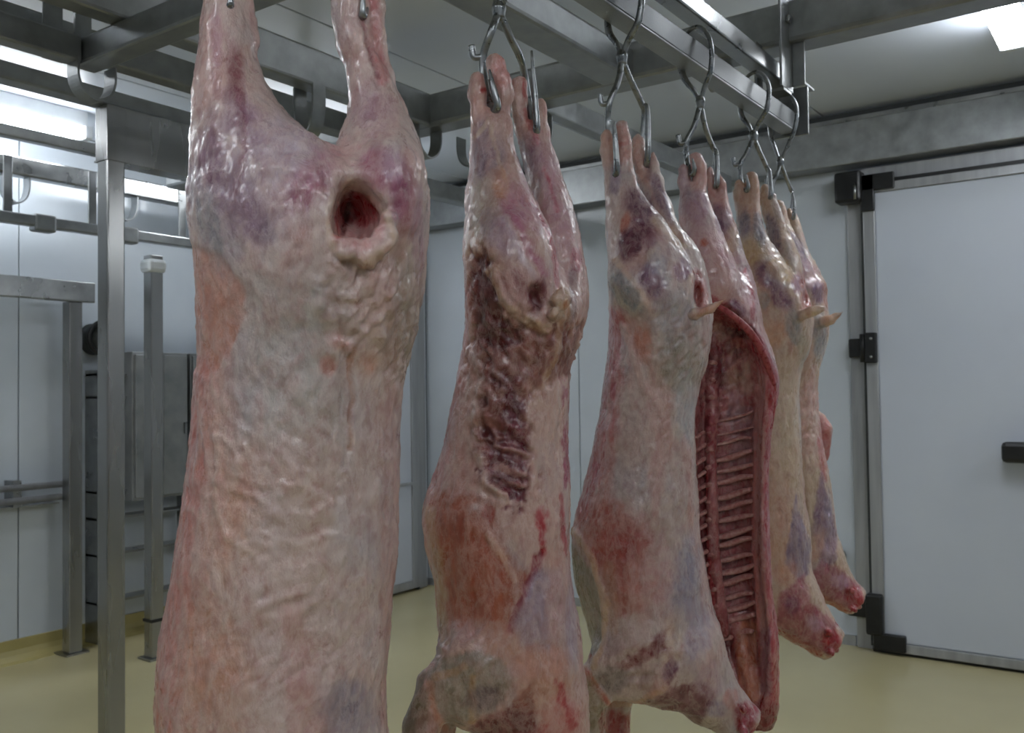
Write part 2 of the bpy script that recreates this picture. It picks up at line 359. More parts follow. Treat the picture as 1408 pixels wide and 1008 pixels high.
# ladder-like rear frame at the left wall
lf = empty('wall_side_steel_frame', (2.56, 4.60, 0), label='lower stainless frame with horizontal beam by the glossy left wall', category='frame')
box('post', -.035, .035, -.04, .03, .01, 1.80, 'post', lf, bev=.005)
box('foot_plate', -.06, .06, -.06, .06, 0, .01, 'steel', lf)
box('crossbar', -2.4, .10, -.05, .0, 1.80, 1.905, 'steel', lf, bev=.005)
box('post', -1.9, -1.83, -.04, .03, .01, 1.80, 'post', lf, bev=.005)
tp = empty('rear_steel_post', (2.74, 4.16, 0), label='slim stainless post standing free behind the near post, black collar at its foot', category='post')
box('post', -.034, .034, -.034, .034, .01, 2.02, 'post', tp, bev=.005)
box('foot_plate', -.055, .055, -.055, .055, 0, .01, 'steel', tp)
box('collar', -.038, .038, -.038, .038, .185, .20, 'black', tp)
box('clamp', .034, .05, -.02, .02, .20, .225, 'black', tp); box('clamp', .034, .05, -.02, .02, .13, .16, 'black', tp)
box('top_fitting', -.05, .05, -.05, .05, 1.93, 2.0, 'white', tp, bev=.02)
t3 = empty('corner_steel_post', (3.08, 4.12, 0), label='stainless post half hidden behind the nearest carcass', category='post')
box('post', -.034, .034, -.034, .034, .01, ZB, 'steel', t3, bev=.005); box('foot_plate', -.055, .055, -.055, .055, 0, .01, 'steel', t3)
# shelf-like cross pieces between wall frame and wall
rk = empty('slim_wall_rack', (2.85, 4.60, 0), label='slim rack of thin steel shelves low on the wall between the posts', category='rack')
for z in (.22, .47, .66, .80, 1.30, 1.42): box('shelf', -.17, .40, -.03, .08, z, z+.012, 'steel', rk)
for x in (-.17, .385): box('upright', x, x+.015, -.035, .085, .02, 1.45, 'steel', rk)
wb = empty('black_control_box', (2.78, 4.66, 1.00), label='small black control box on the wall beside the near post', category='box')
box('case', -.05, .05, -.05, .055, -.08, .10, 'black', wb, bev=.008); box('dial', -.02, .02, -.062, -.05, .02, .06, 'gasket', wb, bev=.004)
wr = empty('wall_hose_reel', (2.74, 4.64, 1.62), label='dark round reel on the wall under the crossbar', category='reel')
ob('drum', tube_me('drum', [(0, .07, 0), (0, -.04, 0)], .085, smooth=False, seg=24), M['gasket'], wr)
ob('reel_rim', tube_me('reel_rim', [(.09*math.cos(a), -.045, .09*math.sin(a)) for a in np.linspace(0, 2*math.pi, 25)], .012, smooth=False), M['black'], wr)
for i, (xa, xb) in enumerate(((2.85, 3.0), (3.02, 3.19), (3.21, 3.40))):
    cb = empty('wall_cabinet', ((xa+xb)/2, 4.62, 0), label=['narrow grey metal wall cabinet just right of the near post', 'grey metal wall cabinet between the two rear posts', 'grey metal wall cabinet next to the nearest carcass'][i], category='cabinet', group='grey wall cabinets')
    hw = (xb-xa)/2
    box('cabinet_body', -hw, hw, -.10, .1, .75, 1.55, 'cab', cb, bev=.004)
    dr = box('cabinet_door', -hw+.01, hw-.01, -.118, -.10, .765, 1.535, 'cab', cb, bev=.004)
    box('latch', hw-.035, hw-.02, -.13, -.118, 1.10, 1.16, 'steel', dr)
br = empty('bumper_rail', (0, YL, 0), label='double stainless bumper rail along the glossy left wall', category='rail')
for z in (.80, .865): ob('rail_bar', tube_me('rail_bar', [(-2.5, -.09, z), (2.52, -.09, z)], .017, smooth=False, seg=12), M['alu'], br)
for x in np.arange(-2.2, 2.5, .9): box('rail_bracket', x-.02, x+.02, -.09, 0, .77, .90, 'steel', br)
box('rail_shelf', -2.5, 2.52, -.075, -.002, .765, .772, 'steel', br)

# ceiling battens
for i, (x, y, z, L_, lab) in enumerate(BATTENS):
    e = empty('fluorescent_batten', (x, y, z), label=lab, category='light')
    box('batten_housing', -L_/2, L_/2, -.045, .045, .02, ZC-z-.001, 'white', e, bev=.006)
    ob('diffuser', box_me('diffuser', -L_/2+.02, L_/2-.02, -.055, .055, -.035, .022, .014), M['lamp'], e)
    for s in (-1, 1): box('end_cap', s*L_/2-.02, s*L_/2+.02, -.056, .056, -.036, .03, 'white', e, bev=.008)
    box('cable_box', -.05, .05, .05, .09, .01, .06, 'cab', e, bev=.004)

# ================================================================== carcasses
f32 = np.float32
def h3(ix, iy, iz, seed):
    h = (ix.astype(np.int64)*374761393 + iy.astype(np.int64)*668265263 + iz.astype(np.int64)*1274126177 + seed*144269504) & 0xffffffff
    h = ((h ^ (h >> 13))*1274126177) & 0xffffffff
    h = ((h ^ (h >> 16))*2246822519) & 0xffffffff
    return ((h >> 8) & 0xffff)/65535.0*2-1
def vnoise(p, seed=0):
    i = np.floor(p); t = p-i; t = t*t*t*(t*(t*6-15)+10); ix, iy, iz = i.T; tx, ty, tz = t.T
    r = 0
    for dx in (0, 1):
        for dy in (0, 1):
            for dz in (0, 1):
                r = r + h3(ix+dx, iy+dy, iz+dz, seed)*(tx if dx else 1-tx)*(ty if dy else 1-ty)*(tz if dz else 1-tz)
    return r
def fbm(p, seed=0, oct=3, gain=.5):
    s = 0; a = 1; n = 0
    for k in range(oct): s = s+a*vnoise(p*2**k+17.3*k, seed+k); n += a; a *= gain
    return s/n
def ridge(p, seed=0, oct=2): return 1-2*np.abs(fbm(p, seed, oct))
def smin(a, b, k):
    h = np.clip(.5+.5*(b-a)/k, 0, 1); return b+(a-b)*h-k*h*(1-h)
def smax(a, b, k): return -smin(-a, -b, k)
def sstep(a, b, x):
    t = np.clip((x-a)/(b-a), 0, 1); return t*t*(3-2*t)

class Frame:
    """local frame of a hanging carcass: u to the side, v away along the aisle diagonal, z up, origin on the floor under the rail"""
    def __init__(s, X, Y):
        s.X, s.Y = X, Y; s.d = math.hypot(X, Y); s.w = np.array([X, Y])/s.d; s.u = np.array([s.w[1], -s.w[0]])
        s.rz = math.atan2(s.u[1], s.u[0])
    def at(s, px, py, v=0.0):
        r = RT*(px-704)/F - UP*(py-504)/F + FW
        t = (s.d+v)/(r[0]*s.w[0]+r[1]*s.w[1])
        return np.array([(r[0]*s.u[0]+r[1]*s.u[1])*t, v, EYE+r[2]*t])
    def proj(s, P):
        X = s.X+P[:, 0]*s.u[0]+P[:, 1]*s.w[0]; Y = s.Y+P[:, 0]*s.u[1]+P[:, 1]*s.w[1]; Z = P[:, 2]-EYE
        W = np.stack([X, Y, Z], 1); d = W@FW
        return 704+F*(W@RT)/d, 504-F*(W@UP)/d

def hermite(x, xs, ys):
    xs = np.array(xs, float); ys = np.array(ys, float); o = np.argsort(xs); xs = xs[o]; ys = ys[o]
    mm = np.gradient(ys, xs); i = np.clip(np.searchsorted(xs, x)-1, 0, len(xs)-2)
    h = xs[i+1]-xs[i]; t = np.clip((x-xs[i])/h, 0, 1)
    return (2*t**3-3*t**2+1)*ys[i]+(t**3-2*t**2+t)*h*mm[i]+(-2*t**3+3*t**2)*ys[i+1]+(t**3-t**2)*h*mm[i+1]

class Body:
    def __init__(s, fr_, h, lo, hi):
        s.f = fr_; s.h = h; s.lo = np.array(lo, float); n = np.ceil((np.array(hi)-lo)/h).astype(int)+1
        s.U = (lo[0]+h*np.arange(n[0]))[:, None, None].astype(f32); s.V = (lo[1]+h*np.arange(n[1]))[None, :, None].astype(f32)
        s.Z = (lo[2]+h*np.arange(n[2]))[None, None, :].astype(f32); s.D = np.full(n, 9.0, f32)
    def loft(s, rows, pw=2.0):
        """rows: (py, xleft, xright, v centre, half depth) of successive cross sections"""
        q = []
        for py, xl, xr, cv, b in rows:
            A = s.f.at(xl, py, cv); B = s.f.at(xr, py, cv); q.append(((A[2]+B[2])/2, (A[0]+B[0])/2, cv, (B[0]-A[0])/2, b))
        q = np.array(q); z = s.Z.ravel().astype(float); g = [hermite(z, q[:, 0], q[:, k]).astype(f32)[None, None, :] for k in (1, 2, 3, 4)]
        a = np.maximum(g[2], .003); b = np.maximum(g[3], .003)
        k = ((np.abs((s.U-g[0])/a))**pw+(np.abs((s.V-g[1])/b))**pw)**(1/pw)
        d = (k-1)*np.minimum(a, b)
        return np.maximum(d, np.maximum(s.Z-q[:, 0].max(), q[:, 0].min()-s.Z))
    def _sub(s, lo, hi):
        sh = s.D.shape; a = np.clip(((np.array(lo)-s.lo)/s.h).astype(int), 0, np.array(sh)-1); b = np.clip(((np.array(hi)-s.lo)/s.h).astype(int)+2, 1, sh)
        return tuple(slice(x, max(x+1, y)) for x, y in zip(a, b))
    def cone(s, pts):
        """rounded cones through pts (px,py,v,radius_m)"""
        P = [(s.f.at(p[0], p[1], p[2]), p[3]) for p in pts]; out = None
        R_ = max(r for _, r in P)+.05; A = np.array([p for p, _ in P]); sl = s._sub(A.min(0)-R_, A.max(0)+R_)
        U, V, Z = s.U[sl[0]], s.V[:, sl[1]], s.Z[:, :, sl[2]]
        for (a, ra), (b, rb) in zip(P[:-1], P[1:]):
            ab = b-a; L2 = float(ab@ab)
            t = np.clip(((U-a[0])*ab[0]+(V-a[1])*ab[1]+(Z-a[2])*ab[2])/L2, 0, 1)
            d = np.sqrt((U-a[0]-t*ab[0])**2+(V-a[1]-t*ab[1])**2+(Z-a[2]-t*ab[2])**2)-(ra+(rb-ra)*t)
            out = d if out is None else smin(out, d, .008)
        return sl, out.astype(f32)
    def ell(s, px, py, v, ru, rv, rz, tilt=0):
        c = s.f.at(px, py, v); q = max(ru, rz)+.04; sl = s._sub(c-[q, rv+.04, q], c+[q, rv+.04, q])
        du = s.U[sl[0]]-c[0]; dz = s.Z[:, :, sl[2]]-c[2]; ct, st = math.cos(math.radians(tilt)), math.sin(math.radians(tilt))
        a = (du*ct+dz*st)/ru; b_ = (-du*st+dz*ct)/rz
        return sl, ((np.sqrt(a**2+((s.V[:, sl[1]]-c[1])/rv)**2+b_**2)-1)*min(ru, rv, rz)).astype(f32)
    def add(s, d, k=.02):
        if isinstance(d, tuple): s.D[d[0]] = smin(s.D[d[0]], d[1], k)
        else: s.D = smin(s.D, d, k).astype(f32)
    def cut(s, d, k=.01):
        if isinstance(d, tuple): s.D[d[0]] = smax(s.D[d[0]], -d[1], k)
        else: s.D = smax(s.D, -d, k).astype(f32)
    def mesh(s):
        D = s.D; n = D.shape; ins = D < 0
        c = np.zeros((n[0]-1, n[1]-1, n[2]-1), np.int8)
        for i in (0, 1):
            for j in (0, 1):
                for k in (0, 1): c += ins[i:n[0]-1+i, j:n[1]-1+j, k:n[2]-1+k]
        I = np.argwhere((c > 0) & (c < 8)); idx = np.full(c.shape, -1, np.int32); idx[tuple(I.T)] = np.arange(len(I))
        val = {}
        for i in (0, 1):
            for j in (0, 1):
                for k in (0, 1): val[i, j, k] = D[I[:, 0]+i, I[:, 1]+j, I[:, 2]+k].astype(float)
        acc = np.zeros((len(I), 3)); cnt = np.zeros(len(I))
        cs = list(val)
        for a in cs:
            for ax in range(3):
                if a[ax]: continue
                b = list(a); b[ax] = 1; b = tuple(b); va, vb = val[a], val[b]; m_ = (va < 0) != (vb < 0)
                t = np.where(m_, va/np.where(m_, va-vb, 1), 0); p = np.tile(np.array(a, float), (len(I), 1)); p[:, ax] += t
                acc[m_] += p[m_]; cnt[m_] += 1
        V = s.lo+(I+acc/cnt[:, None])*s.h
        F_ = []
        for ax in range(3):
            sl0 = [slice(None)]*3; sl1 = [slice(None)]*3; sl0[ax] = slice(0, -1); sl1[ax] = slice(1, None)
            A, B = ins[tuple(sl0)], ins[tuple(sl1)]; o1, o2 = [x for x in range(3) if x != ax]
            for flip, msk in ((0, A & ~B), (1, B & ~A)):
                E_ = np.argwhere(msk); E_ = E_[(E_[:, o1] > 0) & (E_[:, o2] > 0) & (E_[:, o1] < c.shape[o1]) & (E_[:, o2] < c.shape[o2])]
                qd = []
                for d1_, d2_ in ((1, 1), (0, 1), (0, 0), (1, 0)):
                    e = E_.copy(); e[:, o1] -= d1_; e[:, o2] -= d2_; qd.append(idx[tuple(e.T)])
                qd = np.stack(qd, 1)
                if (flip == 1) != (ax == 1): qd = qd[:, ::-1]
                F_.append(qd)
        F_ = np.concatenate(F_); F_ = F_[(F_ >= 0).all(1)]
        return V, F_
def vnormals(V, Q):
    n = np.cross(V[Q[:, 2]]-V[Q[:, 0]], V[Q[:, 3]]-V[Q[:, 1]]); out = np.zeros_like(V)
    for k in range(4):
        for a in range(3): out[:, a] += np.bincount(Q[:, k], n[:, a], len(V))
    return out/(np.linalg.norm(out, axis=1, keepdims=True)+1e-12)
def laplace(V, Q, it=2):
    for _ in range(it):
        s_ = np.zeros_like(V); c = np.zeros(len(V))
        for k in range(4):
            j = Q[:, (k+1) % 4]; i = Q[:, k]
            for a in range(3): s_[:, a] += np.bincount(i, V[j, a], len(V))+np.bincount(j, V[i, a], len(V))
            c += np.bincount(i, minlength=len(V))+np.bincount(j, minlength=len(V))
        V = V*.5+.5*s_/c[:, None]
    return V

def seg_dist(x, y, pts):
    d = np.full(len(x), 1e9); tt = np.zeros(len(x)); n = len(pts)-1
    for i, ((x0, y0), (x1, y1)) in enumerate(zip(pts[:-1], pts[1:])):
        L2 = (x1-x0)**2+(y1-y0)**2; t = np.clip(((x-x0)*(x1-x0)+(y-y0)*(y1-y0))/L2, 0, 1)
        q = np.hypot(x-x0-t*(x1-x0), y-y0-t*(y1-y0)); m_ = q < d; d[m_] = q[m_]; tt[m_] = ((i+t)/n)[m_]
    return d, tt
def poly_dist(x, y, pts):
    """signed distance to a polygon (negative inside)"""
    pp = list(pts)+[pts[0]]; d, _ = seg_dist(x, y, pp); ins = np.zeros(len(x), bool)
    for (x0, y0), (x1, y1) in zip(pp[:-1], pp[1:]):
        c = ((y0 > y) != (y1 > y)) & (x < (x1-x0)*(y-y0)/((y1-y0) or 1e-9)+x0); ins ^= c
    return np.where(ins, -d, d)

def build_body(B, feats, base, seed, scale=1.0, side=None, lump=1.0, parent=None, name='body'):
    """B: Body with its field; feats: patches of differing tissue, given where they sit on the carcass"""
    V, Q = B.mesh(); V = laplace(V, Q, 2); Nn = vnormals(V, Q)
    px, py = B.f.proj(V); P = V.copy()
    nA = fbm(P*np.array([38, 38, 22]), seed, 4, .6); nB = fbm(P*np.array([90, 90, 45]), seed+9, 3, .6); nC = fbm(P*np.array([14, 14, 9]), seed+20, 3); nD = fbm(P*np.array([120, 120, 70]), seed+27, 3, .7); rg = ridge(P*np.array([55, 55, 34])+.5*nA[:, None], seed+29, 3)
    wx = fbm(P*30, seed+31, 3, .6); wy = fbm(P*30, seed+41, 3, .6)
    col = np.tile(np.array(base, float), (len(V), 1))
    col += (nC*9)[:, None]*np.array([1, .8, .7])+(nA*12)[:, None]*np.array([.7, 1, 1])
    bl = sstep(.05, .5, fbm(P*np.array([16, 16, 8]), seed+55, 3))*.5; col = col*(1-bl[:, None])+np.array([186, 172, 176])*bl[:, None]
    pk = sstep(.1, .5, fbm(P*np.array([20, 20, 7]), seed+77, 3))*.45; col = col*(1-pk[:, None])+np.array([206, 150, 142])*pk[:, None]
    disp = 1.3*lump*(.0016*nA+.0010*nB+.0022*nC+.0010*nD+.0012*rg+.0022*fbm(P*np.array([26, 26, 9]), seed+71, 3, .6))
    col += (nD*13)[:, None]*np.array([.8, 1, 1])
    for ft in feats:
        kind = ft[0]; o = ft[-1] if isinstance(ft[-1], dict) else {}
        al = o.get('a', .8); soft = o.get('s', .35); nz = o.get('n', .5); dsp = o.get('d', 0.0); tex = o.get('t', 0.0)
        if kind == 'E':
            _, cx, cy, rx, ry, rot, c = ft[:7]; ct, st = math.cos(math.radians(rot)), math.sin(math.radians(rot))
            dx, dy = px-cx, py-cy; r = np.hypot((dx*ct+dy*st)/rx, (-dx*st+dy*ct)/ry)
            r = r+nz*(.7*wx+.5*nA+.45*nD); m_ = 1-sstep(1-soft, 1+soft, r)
        elif kind == 'S':
            _, pts, wd, c = ft[:4]; d, t = seg_dist(px+nz*9*scale*wx, py+nz*9*scale*wy, pts); ww = wd if np.isscalar(wd) else np.interp(t, np.linspace(0, 1, len(wd)), wd)
            r = d/ww+nz*(.5*nA+.6*nD); m_ = 1-sstep(1-soft, 1+soft, r)
        elif kind == 'P':
            _, pts, c = ft[:3]; d = poly_dist(px+nz*14*scale*wx, py+nz*14*scale*wy, pts)+nz*scale*(8*nA+9*nD); w_ = 14*scale*soft; m_ = 1-sstep(-w_, w_, d)
        elif kind == 'W':      # wrinkles or lumps inside an ellipse, furrows tinted darker
            _, cx, cy, rx, ry, ang, freq, amp = ft[:8]; r = np.hypot((px-cx)/rx, (py-cy)/ry); m_ = 1-sstep(.6, 1.1, r)
            ca, sa = math.cos(math.radians(ang)), math.sin(math.radians(ang))
            a1 = P[:, 0]*ca+P[:, 2]*sa; a2 = -P[:, 0]*sa+P[:, 2]*ca
            q = np.stack([a1*freq*.3, P[:, 1]*freq*.5, a2*freq], 1)
            k_ = ridge(q+.35*np.stack([wx, wy, wx], 1), seed+91)*m_; disp = disp+1.4*amp*k_
            dk = np.clip(-k_, 0, 1)*.35; col = col*(1-dk[:, None])+np.array([170, 118, 112])*dk[:, None]
            continue
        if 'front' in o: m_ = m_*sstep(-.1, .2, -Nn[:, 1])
        if o.get('streak'):    # fibres running along the part
            q = sstep(-.15, .35, fbm(P*np.array([150, 150, 10]), seed+61, 2)); m_ = m_*(1-o['streak']*q)
        if o.get('holes'):
            q = sstep(o['holes']-.12, o['holes']+.12, fbm(P*np.array([75, 75, 60])+wx[:, None]*.6, seed+63, 2)+.0); m_ = m_*q
        if c is not None:
            cc = np.array(c, float)+(nB*tex*40+nA*tex*20)[:, None]
            fs = sstep(.35, .8, rg)*.35*(1-tex*.3); m2 = (m_*al*(1-fs))[:, None]; col = col*(1-m2)+cc*m2
        disp = disp+dsp*m_
    mc = np.array([186, 148, 140.0]); col = mc+(col-mc)*1.25
    V = V+Nn*disp[:, None]
    me = bpy.data.meshes.new(name); me.vertices.add(len(V)); me.vertices.foreach_set('co', V.astype(f32).ravel())
    me.loops.add(Q.size); me.loops.foreach_set('vertex_index', Q.astype(np.int32).ravel())
    me.polygons.add(len(Q)); me.polygons.foreach_set('loop_start', np.arange(0, Q.size, 4, dtype=np.int32))
    me.update(calc_edges=True); me.validate()
    at = me.attributes.new('paint', 'FLOAT_COLOR', 'POINT')
    C4 = np.ones((len(V), 4), f32); C4[:, :3] = np.clip(lin(np.clip(col, 4, 250))*ALB, 0, .9); at.data.foreach_set('color', C4.ravel())
    me.polygons.foreach_set('use_smooth', [True]*len(me.polygons))
    print('carcass body', len(V), 'verts')
    return ob(name, me, M['meat'], parent)
ALB = 0.80
CREAM = (209, 180, 172); PINK = (208, 150, 140); SALMON = (205, 153, 137); RED = (150, 40, 48); MAROON = (112, 54, 60); BLUE = (166, 158, 168)
LILAC = (182, 158, 176); PURPLE = (138, 92, 112); YEL = (206, 176, 138); GREYB = (156, 142, 130); WHT = (224, 208, 200); MAG = (160, 84, 106); TAN = (190, 160, 136)

def place(fr_, lab, grp='lamb carcasses hanging in a row on the meat rail'):
    return empty('lamb_carcass', (fr_.X, fr_.Y, 0), fr_.rz, label=lab, category='carcass', group=grp)
def part_tube(fr_, nm, pts, rad, mat, parent, **k):
    P = [fr_.at(*p) for p in pts]; return ob(nm, tube_me(nm, P, rad, **k), M[mat], parent)

# ---------------------------------------------------------------- hook
def hook(fr_, jx, jy, left, right, lab, size=1.0, barb=True):
    """double gambrel hook: loop over the rail, joint, two prongs; left/right are prong paths in (px,py,v)"""
    e = empty('gambrel_hook', (fr_.X, fr_.Y, 0), fr_.rz, label=lab, category='hook', group='double steel hooks on the meat rail')
    J = fr_.at(jx, jy, 0.0); r = .0073*size
    rw = np.array([math.cos(-fr_.rz)*0-math.sin(-fr_.rz)*1, math.sin(-fr_.rz)*0+math.cos(-fr_.rz)*1, 0])   # world +Y in the local frame
    ax = np.array([0, 0, 0.0]); ax[:2] = rw[:2]
    xw = np.array([ax[1], -ax[0], 0])
    top = 2.19; pts = []
    for s, z in ((.0, J[2]-.004), (.35, J[2]+.03), (.95, 2.09), (1.05, 2.15), (.6, top), (0, top+.012), (-.6, top), (-1.05, 2.15), (-.95, 2.09), (-.35, J[2]+.03), (.0, J[2]-.004)):
        p = J*np.array([1, 1, 0])*max(0, 1-(z-J[2])/.12)+ax*s*.042+xw*.006*s; p[2] = z; pts.append(p)
    ob('rail_loop', tube_me('rail_loop', pts, [r*.8, r*1.1, r*1.5, r*1.3, r, r, r, r, r*1.1, r*1.0, r*.8], flat=.75), M['hook'], e)
    ob('hook_joint', tube_me('hook_joint', [J+[0, 0, .014], J, J-[0, 0, .016]], [r*1.3, r*1.9, r*1.4]), M['hook'], e)
    for pr in (left, right):
        P = [fr_.at(*p) for p in pr]
        pg = ob('prong', tube_me('prong', [J-[0, 0, .005]]+P, [r*.95]*(len(P)-1)+[r*.8, r*.3], n=6), M['hook'], e)
    if barb:
        b0 = fr_.at(*left[1]); b1 = b0+np.array([-.016, 0, .0])*size; b2 = b1+np.array([-.004, 0, .02])*size
        ob('hook_barb', tube_me('hook_barb', [b0, b1, b2], [r*.8, r*.8, r*.9]), M['hook'], e)
    return e

# ---------------------------------------------------------------- carcass 1: nearest, back to the camera
f1 = Frame(.818, .93)
c1 = place(f1, 'nearest and largest lamb carcass, cream coloured, with an open hole between its haunches')
B = Body(f1, .0036, (-.24, -.20, .60), (.22, .20, 2.02))
torso = B.loft([(232, 330, 560, .01, .07), (250, 275, 578, .01, .11), (285, 261, 585, .01, .125), (340, 264, 585, .01, .13), (400, 268, 581, .015, .128), (450, 270, 571, .02, .12), (500, 271, 557, .02, .112), (560, 268, 549, .02, .108),
    (620, 261, 547, .02, .108), (700, 249, 547, .025, .115), (780, 236, 544, .03, .125), (850, 223, 538, .035, .13), (900, 216, 534, .035, .135), (950, 213, 531, .035, .135), (1008, 217, 532, .03, .13), (1080, 238, 530, .02, .12), (1150, 285, 515, .01, .10), (1230, 345, 470, 0, .06)])
B.add(torso, .01)
legL = B.loft([(-110, 297, 331, .0, .016), (-60, 288, 338, .0, .022), (0, 281, 340, .0, .026), (50, 275, 347, 0, .032), (100, 270, 361, 0, .042), (150, 266, 391, 0, .06), (200, 262, 440, 0, .08), (250, 261, 475, .0, .095), (330, 275, 470, .0, .10), (400, 300, 420, .0, .06)])
legR = B.loft([(-20, 466, 498, .0, .016), (0, 461, 503, .0, .022), (40, 464, 508, .0, .024), (80, 474, 522, 0, .028), (120, 480, 544, 0, .036), (160, 478, 563, 0, .05), (200, 462, 577, 0, .068), (240, 450, 583, .0, .09), (320, 470, 582, .0, .10), (390, 500, 560, .0, .06)])
B.add(legL, .012); B.add(legR, .012)
B.add(B.cone([(479, -38, 0, .020), (480, -10, 0, .020), (488, 60, 0, .024)]), .012)
B.add(B.cone([(514, -22, .0, .013), (515, 10, .0, .012), (519, 50, .0, .010), (529, 105, .005, .012), (543, 170, .01, .012)]), .006)
B.add(B.cone([(304, -120, 0, .018), (306, -60, 0, .02)]), .012); B.add(B.cone([(331, -120, .0, .014), (330, -30, .0, .012), (345, 60, .0, .012)]), .008)
# muscle swells and the cleft between the haunches
B.add(B.ell(415, 245, -.06, .05, .045, .055, 20), .03); B.add(B.ell(535, 255, -.06, .035, .045, .055, -15), .03)
B.cut(B.cone([(452, 175, -.13, .02), (462, 215, -.135, .016), (476, 250, -.14, .012)]), .03)
B.cut(B.ell(493, 305, -.105, .035, .052, .046, 0), .009); B.cut(B.ell(488, 283, -.10, .022, .075, .032, 12), .009)
# ragged fat rim below the hole
for q in ((478, 345, .007), (492, 342, .009), (508, 346, .008), (524, 340, .009), (530, 322, .010), (468, 330, .006), (535, 300, .008)):
    B.add(B.ell(q[0], q[1], -.118, q[2]*1.4, .012, q[2], 10), .010)
